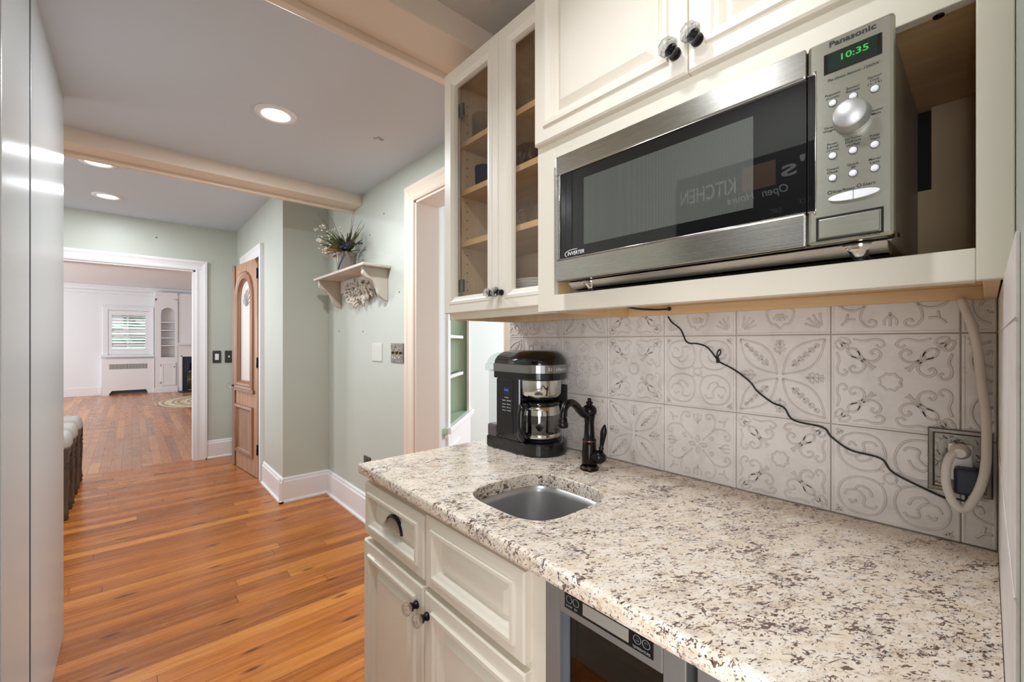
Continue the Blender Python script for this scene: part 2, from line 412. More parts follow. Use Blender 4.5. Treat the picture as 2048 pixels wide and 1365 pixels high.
def struct(o, label=None):
    o['kind'] = 'structure'
    if label: o['label'] = label
    return o
def sthing(name, loc=(0,0,0), label=None):
    o = bpy.data.objects.new(name, None); COL.objects.link(o); o.location = loc
    return struct(o, label)
def copy_tree(o, parent=None):
    c = o.copy(); COL.objects.link(c)
    if parent is not None: c.parent = parent
    for ch in list(o.children): copy_tree(ch, c)
    return c
def cat(pts, n=8, closed=False):
    P = [Vector(p) for p in pts]; out = []; k = len(P)
    rng = range(k) if closed else range(k-1)
    for i in rng:
        p0 = P[(i-1) % k] if (closed or i > 0) else P[0]; p1 = P[i]; p2 = P[(i+1) % k]; p3 = P[(i+2) % k] if (closed or i+2 < k) else P[-1]
        for j in range(n):
            t = j/n; out.append(0.5*((2*p1)+(p2-p0)*t+(2*p0-5*p1+4*p2-p3)*t*t+(3*p1-p0-3*p2+p3)*t**3))
    if not closed: out.append(P[-1])
    return out
def text(s, name, at, u, v, w, h, mat, parent, depth=0.0004, align='LEFT', local=False, bold=0.012):
    """lettering of total width w and cap height h at point 'at' (baseline left)"""
    cu = bpy.data.curves.new(name, 'FONT'); cu.body = s; cu.size = 1.0; cu.extrude = 0.0; cu.offset = bold; cu.align_x = 'LEFT'; cu.resolution_u = 3
    tmp = bpy.data.objects.new(name+'_tmp', cu); COL.objects.link(tmp)
    dg = bpy.context.evaluated_depsgraph_get(); dg.update()
    me = bpy.data.meshes.new_from_object(tmp.evaluated_get(dg))
    bpy.data.objects.remove(tmp); bpy.data.curves.remove(cu)
    xs = [q.co.x for q in me.vertices]; x0, x1 = min(xs), max(xs)
    u, v, at = Vector(u).normalized(), Vector(v).normalized(), Vector(at)
    n = u.cross(v); off = Vector((0,0,0))
    if parent is not None and not local:
        q = parent
        while q.parent: q = q.parent
        off = q.location
    kx = w/(x1-x0); ky = h/0.70
    if align == 'CENTER': at = at - u*(w/2)
    for q in me.vertices:
        c = q.co.copy(); q.co = at + u*((c.x-x0)*kx) + v*(c.y*ky) + n*depth - off
    me.materials.clear(); me.materials.append(mat); me.update()
    o = bpy.data.objects.new(name, me); COL.objects.link(o)
    if parent is not None: o.parent = parent
    return o
mX, pX, pY, mY, pZ = Vector((-1,0,0)), Vector((1,0,0)), Vector((0,1,0)), Vector((0,-1,0)), Vector((0,0,1))

# ------------------------------------------------------------------ room shell
XW = 1.27            # hall wall plane (sage)
XT = 1.185           # tile face
ZM = 2.39; ZF = 2.58; ZN = 2.41
YF = 5.81
# floors
struct(B(-5.2,-3.2,-0.05, 4.6,5.90,0.0).build('floor', M['floor_x']), 'glossy heart pine floor with planks across the hall')
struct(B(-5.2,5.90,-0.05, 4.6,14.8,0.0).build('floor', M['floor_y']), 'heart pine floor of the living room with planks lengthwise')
# ceilings
struct(B(-3.2,-3.2,ZN, 1.6,1.29,ZN+0.12).build('ceiling', M['ceiling_rough']), 'rough plaster ceiling over the pantry counter')
struct(B(-3.2,1.29,ZM, 1.6,3.2,ZM+0.14).build('ceiling', M['ceiling']), 'white ceiling between the two beige beams')
struct(B(-3.2,3.2,ZF, 1.6,5.95,ZF+0.1).build('ceiling', M['ceiling']), 'white ceiling beyond the far beam')
struct(B(-5.2,5.95,2.70, 4.6,14.8,2.8).build('ceiling', M['living_wall']), 'white ceiling of the living room')
struct(B(1.41,1.0,2.42, 4.6,3.2,2.5).build('ceiling', M['side_room']), 'pale ceiling of the room beyond the doorway')
# counter wall (behind tiles) and hall wall with the doorway
struct(B(1.195,-0.15,0, 1.41,1.37,2.41).build('wall_counter', M['cream_frame']), 'wall behind the tiled backsplash')
h = MB(); h.box(XW,2.29,0, 1.41,3.95,2.6); h.box(XW,1.37,2.15, 1.41,2.29,2.6)
struct(h.build('wall_hall', M['green']), 'sage green wall holding the shelf and light switches')
# right end wall beside the counter: tiled return, then paint
struct(MB().box(0.36,-0.15,0, 1.195,-0.016,1.381).box(0.36,-0.15,1.381, 1.195,-0.0238,2.41).build('wall_end', M['green']), 'wall at the right end of the counter')
w = MB(); w.box(0.475,-0.0158,0.914, 1.195,-0.0135,1.380)
for z in (1.115,1.318): w.box(0.474,-0.0135,z-0.001, 1.19,-0.0125,z+0.001)
struct(w.build('trim_1', M['tile'], bevel=0.003), 'whitewashed tin tile return on the right end wall')
# closet block
c = MB(); c.box(0.912,3.81,0, XW,3.93,2.6); c.box(0.912,3.93,0, 1.03,4.55,2.6); c.box(0.912,5.36,0, 1.03,YF,2.6); c.box(0.912,4.55,2.13, 1.03,5.36,2.6)
struct(c.build('wall_closet', M['green']), 'sage green closet corner beside the wooden door')
struct(B(1.03,3.93,0,1.6,YF,2.6).build('wall_closet_inner', M['beige_cool']), 'pale inside of the closet')
# far wall with wide opening
c = MB(); c.box(0.52,YF,0, 1.6,YF+0.14,2.7); c.box(-1.1,YF,2.09, 0.52,YF+0.14,2.7); c.box(-3.2,YF,0,-1.1,YF+0.14,2.7)
struct(c.build('wall_far', M['green']), 'sage green wall around the wide opening to the living room')
# left wall: near stretch, sign wall, glossy panel stretch
struct(B(-0.36,0.09,0, -0.226,1.50,2.41).build('wall_left', M['green']), 'sage green wall opposite the microwave')
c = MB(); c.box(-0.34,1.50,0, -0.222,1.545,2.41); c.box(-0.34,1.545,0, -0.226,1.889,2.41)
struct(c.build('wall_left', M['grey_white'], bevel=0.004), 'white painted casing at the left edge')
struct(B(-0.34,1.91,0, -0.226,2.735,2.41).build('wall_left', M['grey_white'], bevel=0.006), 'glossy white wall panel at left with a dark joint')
struct(B(-0.34,1.889,0,-0.2262,1.91,2.41).build('wall_left_joint', M['black_dark']), 'dark joint between casing and panel')
struct(B(-3.2,2.62,0,-0.34,2.735,2.6).build('wall_kitchen', M['green']))
struct(B(-3.3,2.735,0,-3.2,5.81,0.75).build('wall_west', M['green']))
struct(B(-3.3,2.735,2.25,-3.2,5.81,2.6).build('wall_west', M['green']))
struct(B(-5.2,14.8,-0.06,4.6,18.5,-0.005).build('ground', plain('lawn_ground', srgb(110,130,90), 0.9)))
# living room walls
YL = 14.5
c = MB(); c.box(-5.2,YL,0,-0.44,YL+0.15,2.7); c.box(0.33,YL,0,4.6,YL+0.15,2.7); c.box(-0.44,YL,0,0.33,YL+0.15,1.0); c.box(-0.44,YL,2.10,0.33,YL+0.15,2.7)
struct(c.build('wall_living', M['living_wall']), 'white far wall of the living room')
struct(B(3.4,5.95,0,3.5,YL,2.7).build('wall_living', M['living_wall']))
struct(B(-5.2,5.95,0,-5.1,9,2.7).build('wall_living', M['living_wall']))
struct(B(-5.2,12.5,0,-5.1,YL,2.7).build('wall_living', M['living_wall']))
c = MB(); c.box(-5.2,YL-0.10,2.58,4.6,YL,2.70); c.box(-5.2,YL-0.05,2.50,4.6,YL,2.58); c.box(-5.2,YL-0.16,2.66,4.6,YL-0.10,2.70)
struct(c.build('trim_2', M['living_wall'], bevel=0.01), 'crown moulding on the far living room wall')
c = MB()
for y in (8.2, 8.9): c.box(-5.2,y,2.64,3.4,y+0.12,2.70)
c.box(-5.2,9.8,2.58,3.4,10.05,2.70)
struct(c.build('trim_3', M['living_wall'], bevel=0.01), 'shallow white ceiling bands of the living room')
struct(B(-5.2,YL-0.02,0,-0.56,YL,0.20).build('baseboard_living', M['white'], bevel=0.004))
# room seen through the doorway
struct(B(1.41,3.0,0,4.6,3.1,2.45).build('wall_side_room', M['side_room']), 'pale blue white wall of the room beyond the doorway')
struct(B(4.5,-0.5,0,4.6,3.0,0.8).build('wall_side_room', M['side_room']))
struct(B(4.5,-0.5,2.3,4.6,3.0,2.45).build('wall_side_room', M['side_room']))
struct(B(1.41,-0.5,0,4.6,-0.4,2.45).build('wall_side_room', M['side_room']))

# beams
def beam(name, y0, y1, zt, x0, x1, ztop_far, label):
    m = MB(); m.box(x0,y0,zt, x1,y1-0.002,ZN+0.1); m.box(x0,y1-0.002,zt-0.024, x1,y1+0.03,ztop_far+0.1); m.box(x0,y1+0.03,zt+0.0, x1,y1+0.045,ztop_far+0.1)
    return struct(m.build(name, M['beige'], bevel=0.004), label)
beam('trim_4', 3.095, 3.24, 2.312, -3.0, XW, ZF, 'beige boxed ceiling beam above the dried flowers')
beam('trim_5', 1.19, 1.37, 2.318, -0.30, XW, ZM, 'beige boxed ceiling beam above the glass cabinet')

# baseboards
def bb(name, p, q, n, hgt=0.20, th=0.018, label=None):
    p, q, n = Vector(p), Vector(q), Vector(n); d = (q-p)
    prof = [(0,0),(th+0.012,0),(th+0.012,0.012),(th,0.022),(th,hgt-0.035),(th-0.006,hgt-0.022),(th-0.006,hgt-0.012),(0.004,hgt),(0,hgt)]
    m = MB(); m.prism([p+n*a+pZ*b for a,b in prof], d)
    return struct(m.build(name, M['white']), label)
bb('baseboard_hall', (XW,2.38,0), (XW,3.81,0), mX, label='white baseboard below the shelf wall')
bb('baseboard_closet', (0.912-0.03,3.81,0), (XW,3.81,0), mY, label='white baseboard on the short closet face')
bb('baseboard_closet', (0.912,3.78,0), (0.912,4.46,0), mX, label='white baseboard between closet corner and wooden door')
bb('baseboard_far', (0.61,YF,0), (0.912,YF,0), mY, label='white baseboard under the dark switch plates')

# casings
def casing_profile(w): return [(0,0),(0,0.014),(0.012,0.02),(w*0.35,0.016),(w*0.62,0.022),(w*0.8,0.03),(w,0.03),(w,0)]
def casing_leg(m, inner, outdir, n, up, L, w):
    inner, outdir, n, up = Vector(inner), Vector(outdir), Vector(n), Vector(up)
    m.prism([inner+outdir*a+n*b for a,b in casing_profile(w)], up*L)
# doorway in the hall wall
m = MB()
casing_leg(m, (XW,2.29,0), pY, mX, pZ, 2.236, 0.085)
casing_leg(m, (XW,1.46,0), mY, mX, pZ, 2.236, 0.085)
casing_leg(m, (XW-0.0012,1.373,2.15), pZ, mX, pY, 1.004, 0.0875)
struct(m.build('trim_6', M['beige']), 'beige casing around the doorway beside the glass cabinet')
m = MB(); m.box(XW-0.004,2.275,0,1.425,2.295,2.15); m.box(XW-0.004,1.375,0,1.425,1.475,2.15); m.box(XW-0.004,1.46,2.135,1.425,2.29,2.16)
struct(m.build('trim_7', M['beige_cool'], bevel=0.002), 'deep pale jamb of the doorway beside the cabinet')
# far opening
m = MB()
casing_leg(m, (0.52,YF,0), pX, mY, pZ, 2.193, 0.103)
casing_leg(m, (-1.2,YF-0.0012,2.09), pZ, mY, pX, 1.825, 0.105)
struct(m.build('trim_8', M['white']), 'white casing around the opening to the living room')
struct(MB().box(0.50,YF-0.004,0,0.522,YF+0.15,2.09).box(-1.1,YF-0.004,2.075,0.522,YF+0.15,2.095).build('trim_9', M['white']), 'white jamb lining of the living room opening')
# closet door casing
m = MB()
casing_leg(m, (0.912,4.60,0), mY, mX, pZ, 2.22, 0.12)
casing_leg(m, (0.9108,4.478,2.12), pZ, mX, pY, 1.0, 0.1025)
casing_leg(m, (0.912,5.37,0), pY, mX, pZ, 2.22, 0.10)
m.box(0.915,4.60,0,1.03,4.615,2.12); m.box(0.915,4.60,2.12,1.03,5.37,2.135)
struct(m.build('trim_10', M['white']), 'white casing of the arched wooden closet door')

# ------------------------------------------------------------------ wooden door with arched glass (ajar); local: x = out of the wall face (-X side), y along from hinge, z
d = sthing('door_1', (0.925,4.625,0.006), 'oak closet door standing ajar with a tall arched glass')
DW, DH, DT = 0.742, 2.10, 0.036
def arch(w0, w1, z0, zs, inset, n=14):
    a, b = w0+inset, w1-inset; r = (b-a)/2; cx = (a+b)/2; zz = z0+inset
    pts = [(a, zz), (b, zz)]
    pts += [(cx + r*math.cos(PI*i/n), zs + r*math.sin(PI*i/n)) for i in range(n+1)]
    return pts
def arch_outer(w0, w1, z0, zs, n=14):
    src = arch(w0, w1, z0, zs, 0, n); out = []
    cx = (w0+w1)/2; top = DH
    out = [(0.0, 0.78), (DW, 0.78)]
    for i in range(n+1):
        a = PI*i/n; ca, sa = math.cos(a), math.sin(a)
        k = min((DW/2)/max(abs(ca),1e-6), (top-zs)/max(sa,1e-6)); out.append((cx+k*ca, zs+k*sa))
    return out
A0 = (0.16, 0.60, 0.86, 1.74)
m = MB(); P3 = lambda L, x: [Vector((x, q[0], q[1])) for q in L]
outer = arch_outer(*A0); hole = arch(*A0, 0.0)
m.rings([P3(outer, 0), P3(outer, -DT), P3(hole, -DT), P3(hole, 0), P3(outer, 0)], False, False)
m.box(-DT,0,0,0,DW,0.18); m.box(-DT,0,0.64,0,DW,0.78); m.box(-DT,0,0.18,0,0.13,0.64); m.box(-DT,DW-0.13,0.18,0,DW,0.64)
m.build('leaf', [M['oak_door']], d, local=True)
B(-DT-0.012,DW-0.085,0,-DT+0.001,DW+0.002,DH).build('astragal', M['oak_edge'], d, bevel=0.004, local=True)
m = MB()
prof = [(-0.055,0.0),(-0.05,0.016),(-0.03,0.022),(-0.012,0.016),(0.0,0.02),(0.02,0.012),(0.035,-0.01),(0.045,-0.016)]
m.rings([P3(arch(*A0, i), -DT-hh) for i, hh in prof], False, False)
m.build('arch_moulding', M['oak_door_h'], d, local=True)
g = MB(); g.rings([P3(arch(*A0, 0.04), -0.012), P3(arch(*A0, 0.04), -0.016)], True, True)
gl = g.build('glass', plain('frosted_etched_glass', srgb(222,214,205), 0.25, coat=0.3), d, local=True)
m = MB()
for k in range(7):
    a = math.radians(20+k*23); cx, cz = 0.38, 1.66
    m.tube(cat([(-0.0175, cx, cz), (-0.0175, cx+0.08*math.cos(a), cz+0.09*math.sin(a)), (-0.0175, cx+0.13*math.cos(a+0.35), cz+0.17*math.sin(a+0.1))], 5), 0.004, 5)
m.build('etching', plain('etched_grey', srgb(150,150,150), 0.6), gl, local=True)
m = MB(); m.panel((0,0.13,0.18), pY, pZ, mX, DW-0.26, 0.46, [(-0.02,DT),(-0.015,DT+0.018),(0.01,DT+0.022),(0.02,DT+0.008),(0.06,DT-0.022),(0.07,DT-0.022),(0.115,DT-0.004),(0.12,DT-0.004)])
m.build('raised_panel', M['oak_door_h'], d, local=True)
m = MB(); m.box(-DT-0.02,0.08,0.79,-DT,0.66,0.83)
m.build('sill_moulding', M['oak_door_h'], d, bevel=0.006, local=True)
for z in (0.27,1.10,1.95):
    m = MB(); m.box(-DT-0.004,-0.018,z-0.045,-DT+0.012,0.012,z+0.045); m.lathe([(0.006,0),(0.006,0.10)], (-DT-0.006,-0.004,z-0.05), seg=10)
    m.build('hinge', M['bronze'], d, local=True)
m = MB(); m.lathe([(0.024,0),(0.024,0.006),(0.009,0.01),(0.009,0.035)], (-DT,DW-0.06,0.84), mX, 14); m.m = 1
m.lathe([(0.012,0.035),(0.03,0.045),(0.032,0.062),(0.02,0.074)], (-DT,DW-0.06,0.84), mX, 8, smooth=False)
m.build('knob', [M['bronze'], M['crystal']], d, local=True)
d.rotation_euler = (0, 0, math.radians(6.5))

# ------------------------------------------------------------------ recessed lights
def downlight(x, y, z, r, label, watts, spread=180):
    t = thing('recessed_light', label, 'ceiling light', (x,y,z), 'recessed ceiling lights')
    m = MB(); m.lathe([(r*1.55,0.0),(r*1.52,-0.006),(r*1.08,-0.008),(r,-0.002),(r*0.96,0.018),(r*0.94,0.018),(r*0.98,0.0)], (x,y,z), seg=40, caps=False)
    m.build('trim_ring', M['light_inner'], t)
    m = MB(); m.lathe([(0.001,0.0),(r*0.95,0.0)], (x,y,z-0.0035), seg=32, caps=False)
    m.build('diffuser', M['diffuser'], t)
    l = bpy.data.lights.new('downlight_lamp', 'AREA'); l.shape = 'DISK'; l.size = r*1.8; l.energy = watts; l.color = (0.95,0.975,1.0); l.spread = math.radians(spread)
    o = bpy.data.objects.new('downlight_lamp', l); COL.objects.link(o); o.location = (0,0,-0.010); o.parent = t
    return t
downlight(0.512,2.264,ZM,0.058, 'recessed light in the middle ceiling, largest of the three', 18)
downlight(-0.18,4.215,ZF,0.066, 'recessed light just past the far beam, near the left panel', 15)
downlight(-0.16,5.13,ZF,0.066, 'recessed light farthest away, near the living room wall', 9)
downlight(0.20,0.55,ZN,0.058, 'recessed light above the granite counter', 5.5, 135)

# ------------------------------------------------------------------ cabinet doors
DOOR_PROF = [(0,0),(0,0.016),(0.004,0.02),(0.036,0.02),(0.038,0.027),(0.047,0.027),(0.051,0.021),(0.058,0.019),(0.063,0.012),(0.067,0.003),(0.074,0.003),(0.090,0.016),(0.093,0.016)]
DRAWER_PROF = [(0,0),(0,0.016),(0.004,0.02),(0.026,0.02),(0.028,0.026),(0.036,0.026),(0.040,0.020),(0.046,0.016),(0.052,0.004),(0.058,0.004),(0.068,0.013),(0.07,0.013)]
def face_door(name, X, y0, y1, z0, z1, parent, prof=DOOR_PROF, mat='cream'):
    m = MB(); m.panel((X,y1,z0), mY, pZ, mX, y1-y0, z1-z0, prof)
    return m.build(name, M[mat], parent)
def crystal_knob(X, y, z, parent, s=1.0):
    m = MB(); m.lathe([(0.011*s,0),(0.012*s,0.005*s),(0.009*s,0.008*s),(0.009*s,0.016*s),(0.0125*s,0.018*s),(0.0125*s,0.021*s)], (X,y,z), mX, 18)
    m.m = 1
    m.lathe([(0.0095*s,0.021*s),(0.0175*s,0.026*s),(0.0195*s,0.033*s),(0.0165*s,0.041*s),(0.0085*s,0.0445*s),(0.0001,0.0445*s)], (X,y,z), mX, 8, smooth=False, ph=PI/8)
    return m.build('knob', [M['bronze'], M['crystal']], parent)

# ---- upper glass cabinet
XG = 0.88
t = thing('glass_cabinet', 'cream wall cabinet with two glass doors and maple shelves', 'cabinet', (1.03,1.06,1.381))
m = MB(); m.box(XG,1.29,1.381,1.183,1.306,2.26); m.box(XG,0.775,1.381,1.183,0.791,2.26)
m.box(XG,0.791,2.244,1.183,1.29,2.26); m.box(1.175,0.791,1.381,1.183,1.29,2.244); m.box(XG+0.004,0.791,1.41,1.175,1.29,1.425)
m.box(1.165,0.791,1.381,1.175,1.29,1.41)
m.build('carcass', M['maple_v'], t, bevel=0.001)
m = MB(); m.box(XG-0.018,1.262,1.381,XG,1.306,2.26); m.box(XG-0.018,0.775,1.381,XG,0.81,2.26); m.box(XG-0.018,0.81,1.381,XG,1.262,1.43); m.box(XG-0.018,0.81,2.215,XG,1.262,2.26)
m.build('face_frame', M['cream_frame'], t, bevel=0.0015)
B(XG,1.306,1.381,1.183,1.309,2.26).build('side_skin', M['cream'], t)
GP = [(0,0),(0,0.018),(0.003,0.02),(0.030,0.0195),(0.032,0.0212),(0.041,0.0212),(0.046,0.018),(0.056,0.015),(0.058,0.008),(0.060,0.0),(0.001,0.0)]
for (y0, y1, kx) in ((1.0085,1.309,1.027),(0.822,1.0065,0.988)):
    m = MB()
    if y0 < 0.9: y0 = 0.7745
    m.panel((XG-0.018,y1,1.402), mY, pZ, mX, y1-y0, 0.858, [(i, h) for i, h in GP], cap=False, back=False)
    dr = m.build('door', M['cream'], t)
    B(XG-0.024,y0+0.055,1.457,XG-0.021,y1-0.055,2.205).build('glass_pane', M['pane'], dr)
    crystal_knob(XG-0.038, kx, 1.452, dr, 0.82)
    if y0 > 1.0:
        for z in (1.50,2.125):
            MB().box(XG-0.014,1.232,z-0.022,XG-0.002,1.262,z+0.022).build('hinge', M['pewter'], dr, bevel=0.002)
for z in (1.648,1.834,2.010):
    m = MB(); m.box(XG+0.02,0.792,z,1.174,1.289,z+0.018)
    sh = m.build('shelf', M['maple'], t)
    B(XG+0.018,0.792,z-0.0005,XG+0.02,1.289,z+0.0185).build('edge_band', M['maple_edge'], sh)
ph0 = MB().lathe([(0.0001,0),(0.0025,0)], (0.93,1.2895,1.46), mY, 8, caps=False).build('pin_hole', M['black_dark'], t)
for i in range(1, 23):
    if abs(1.46+0.0325*i-1.65) < 0.02 or abs(1.46+0.0325*i-1.84) < 0.02: continue
    c = ph0.copy(); COL.objects.link(c); c.location.z += 0.0325*i

# glassware inside
def tumbler(x, y, z, r, hgt, mat, label, kind='tumbler', facets=14, group=None):
    t = thing(kind, label, 'glass', (x,y,z), group)
    out = [(r*0.86,0),(r*0.9,0.004),(r*0.97,hgt*0.6),(r*1.0,hgt)]
    m = MB(); m.lathe(out+[(r*0.93,hgt),(r*0.88,hgt*0.5),(r*0.8,0.012),(0.0001,0.012)], (x,y,z), seg=28)
    m.build('bowl', mat, t)
    c = MB()
    for k in range(facets):
        for sgn in (1,-1):
            pts = []
            for i in range(6):
                f = 0.12+0.45*i/5; a = 2*PI*(k+sgn*0.9*i/5)/facets; rr = r*(0.9+0.09*f)
                pts.append((x+rr*math.cos(a), y+rr*math.sin(a), z+hgt*f))
            c.tube(pts, 0.0011, 4, smooth=False)
    c.build('cut_pattern', M['crystal'] if mat is M['tumbler_glass'] else mat, t)
    return t
tumbler(0.965,1.246,2.0295,0.038,0.105, M['tumbler_glass'], 'clear cut crystal tumbler on the top cabinet shelf')
tumbler(1.06,1.235,2.0295,0.038,0.10, M['tumbler_glass'], 'clear crystal tumbler behind the front one on the top shelf')
tumbler(0.95,1.212,1.8535,0.035,0.078, M['crystal_blue'], 'cobalt blue cut crystal tumbler on the second shelf')
tumbler(0.96,0.985,1.8535,0.042,0.075, M['crystal_amber'], 'smoky crystal bowl glass behind the right glass door', 'glass_bowl')
tumbler(1.07,0.995,1.8535,0.036,0.07, M['tumbler_glass'], 'clear low glass at the back of the second shelf behind the right door', 'glass_bowl')
# cup with handle
t = thing('glass_mug', 'clear glass mug on the third shelf behind the right door', 'glass', (0.985,0.985,1.6675))
m = MB(); m.lathe([(0.032,0),(0.036,0.004),(0.037,0.085),(0.034,0.085),(0.033,0.01),(0.0001,0.01)], (0.985,0.985,1.6675), seg=28); m.build('bowl', M['tumbler_glass'], t)
m = MB(); m.tube(cat([(0.965,1.015,1.74),(0.958,1.038,1.735),(0.956,1.042,1.71),(0.962,1.022,1.69)],6), 0.005, 8); m.build('handle', M['crystal'], t)
tumbler(1.07,0.93,1.6675,0.034,0.085, M['tumbler_glass'], 'clear glass beside the mug on the third shelf')
# plates
for k in range(8):
    z = 1.4265+k*0.0095
    m = MB(); m.lathe([(0.045,0),(0.055,0.002),(0.095,0.012),(0.096,0.014),(0.06,0.006),(0.0001,0.005)], (1.03,1.02,z), seg=40)
    lab = ['white plate at the bottom of the stack in the cabinet'] + ['white plate, %s from below in the cabinet stack' % q for q in ('second','third','fourth','fifth','sixth','seventh')] + ['white plate on top of the stack in the cabinet']
    tag(m.build('plate', M['plate_white']), lab[k], 'plate', 'plates stacked in the glass cabinet')

# ---- microwave cabinet
XC = 0.84
t = thing('microwave_cabinet', 'cream wall cabinet with raised panel doors and an open niche', 'cabinet', (1.0,0.4,1.381))
m = MB()
m.box(XC,0.755,1.381,1.183,0.772,2.30); m.box(XC,-0.012,1.381,1.183,0.004,2.30)
m.box(XC+0.0005,0.004,1.405,1.183,0.755,1.4235); m.box(XC,0.004,1.760,1.183,0.755,1.778); m.box(XC,0.004,2.285,1.183,0.755,2.30)
m.box(1.168,0.004,1.381,1.183,0.755,1.405)
m.build('carcass', M['maple'], t, bevel=0.001)
m = MB(); m.box(1.168,0.108,1.4235,1.180,0.755,1.760); m.box(1.168,0.004,1.4235,1.180,0.073,1.760); m.box(1.168,0.073,1.4235,1.180,0.108,1.60)
m.box(1.172,0.004,1.778,1.183,0.755,2.285)
m.build('back_panel', M['cardboard'], t)
B(1.1800,0.06,1.585,1.1835,0.12,1.762).build('gap_shade_sheet', M['black_dark'], t)  # black sheet behind the cut-out, painted in for the shade inside it
m = MB(); m.box(XC-0.019,0.754,1.381,XC,0.813,2.30); m.box(XC-0.019,-0.0232,1.381,XC,0.010,2.30)
m.box(XC-0.019,0.010,1.381,XC,0.754,1.4235); m.box(XC-0.019,0.010,1.754,XC,0.754,1.835); m.box(XC-0.019,0.010,2.24,XC,0.754,2.30)
m.box(XC,0.0105,1.3812,XC+0.02,0.7545,1.4048)
m.build('face_frame', M['cream_frame'], t, bevel=0.0015)
dl = face_door('door', XC-0.019, 0.3885,0.808,1.8225,2.285, t); crystal_knob(XC-0.039,0.410,1.868,dl,1.0)
dr_ = face_door('door', XC-0.019, -0.008,0.3865,1.8225,2.285, t); crystal_knob(XC-0.039,0.366,1.873,dr_,1.0)
MB().lathe([(0.0001,0),(0.006,0),(0.006,-0.0015),(0.0001,-0.0015)], (XC-0.005,0.045,1.7537), seg=14).build('plugged_hole', M['bronze'], t)

# ------------------------------------------------------------------ microwave
XF = 0.775
t = thing('microwave', 'stainless steel microwave oven standing in the cabinet niche', 'microwave', (0.95,0.395,1.42))
m = MB(); m.box(XF+0.042,0.09,1.447,1.14,0.70,1.750); m.box(XF+0.060,0.13,1.438,1.12,0.66,1.447)
m.build('body', plain('olive_steel', srgb(170,164,150), 0.4, metal=0.5), t, bevel=0.004)
B(XF+0.010,0.088,1.449,XF+0.042,0.703,1.7515).build('front_surround', M['black'], t, bevel=0.003)
# door
m = MB(); m.box(XF,0.1865,1.4485,XF+0.012,0.707,1.500); m.box(XF,0.1865,1.708,XF+0.012,0.707,1.7535); m.box(XF,0.694,1.500,XF+0.012,0.707,1.708)
dr = m.build('door', M['steel_h'], t, bevel=0.003)
B(XF+0.0025,0.1865,1.500,XF+0.011,0.694,1.708).build('dark_window', M['glass_dark'], dr)
B(XF+0.0022,0.262,1.526,XF+0.0025,0.621,1.680).build('perforated_screen', M['perf'], dr)
m = MB(); m.tube([(XF+0.001,0.1865,1.5005),(XF+0.001,0.690,1.5005),(XF+0.001,0.6935,1.504),(XF+0.001,0.6935,1.704),(XF+0.001,0.690,1.7075),(XF+0.001,0.1865,1.7075)], 0.0014, 6)
m.build('bright_trim', M['chrome'], dr)
u, v = mY, pZ
sl = (pZ + mY*0.18)
text('INVERTER', 'lettering', (XF+0.002,0.669,1.507), u, sl, 0.050, 0.0085, M['lettering_white'], dr)
m = MB(); m.tube(cat([(XF+0.0015,0.672,1.505),(XF+0.0015,0.6765,1.509),(XF+0.0015,0.674,1.515),(XF+0.0015,0.660,1.519),(XF+0.0015,0.640,1.5195)],6), 0.0009, 5)
m.build('swoosh', M['lettering_white'], dr)
# control panel
m = MB(); m.box(XF,0.084,1.4485,XF+0.012,0.1845,1.7535)
cp = m.build('control_panel', M['steel_panel'], t, bevel=0.005)
B(XF-0.0006,0.1745,1.500,XF+0.008,0.1843,1.708).build('window_end', M['glass_dark'], cp, bevel=0.0008)
m = MB(); m.tube(cat([(XF,0.1843,1.7085),(XF,0.177,1.708),(XF,0.1738,1.704),(XF,0.1738,1.6),(XF,0.1738,1.503),(XF,0.177,1.4995),(XF,0.1843,1.4995)],4), 0.0012, 6)
m.build('bright_trim', M['chrome'], cp)
text('Panasonic', 'lettering', (XF,0.157,1.7395), u, v, 0.0535, 0.0078, M['lettering_dark'], cp, bold=0.03)
B(XF-0.001,0.097,1.7005,XF+0.003,0.164,1.7305).build('display_window', M['glass_dark'], cp, bevel=0.001)
dsp = B(XF-0.0014,0.102,1.7015,XF-0.0008,0.1585,1.7295).build('display', M['lcd'], cp)
text('10:35', 'digits', (XF-0.0015,0.1425,1.7135), u, v, 0.031, 0.009, M['led_green'], dsp)
text('The Genius', 'lettering', (XF,0.160,1.6885), u, (pZ+mY*0.3), 0.022, 0.0038, M['lettering_dark'], cp)
text('Sensor 1250W', 'lettering', (XF,0.136,1.6885), u, (pZ+mY*0.15), 0.036, 0.0035, M['lettering_dark'], cp)
m = MB(); m.lathe([(0.0225,0),(0.0225,0.004),(0.0205,0.006),(0.020,0.018),(0.0185,0.0205),(0.0001,0.0205)], (XF,0.130,1.625), mX, 40)
m.build('dial', [M['dial_steel']], cp)
BT = [(0.153,1.655,['Popcorn','(3 Levels)']),(0.129,1.655,['Sensor','Reheat']),(0.105,1.655,['Sensor','Cook','(1-15)']),
      (0.153,1.577,['Power','Level','(10 Levels)']),(0.129,1.577,['Inv.Turbo','Defrost','(lbs/kg)']),(0.105,1.577,['Keep','Warm']),
      (0.153,1.544,['Timer/','Clock']),(0.129,1.544,['Quick','30']),(0.105,1.544,['More/','Less'])]
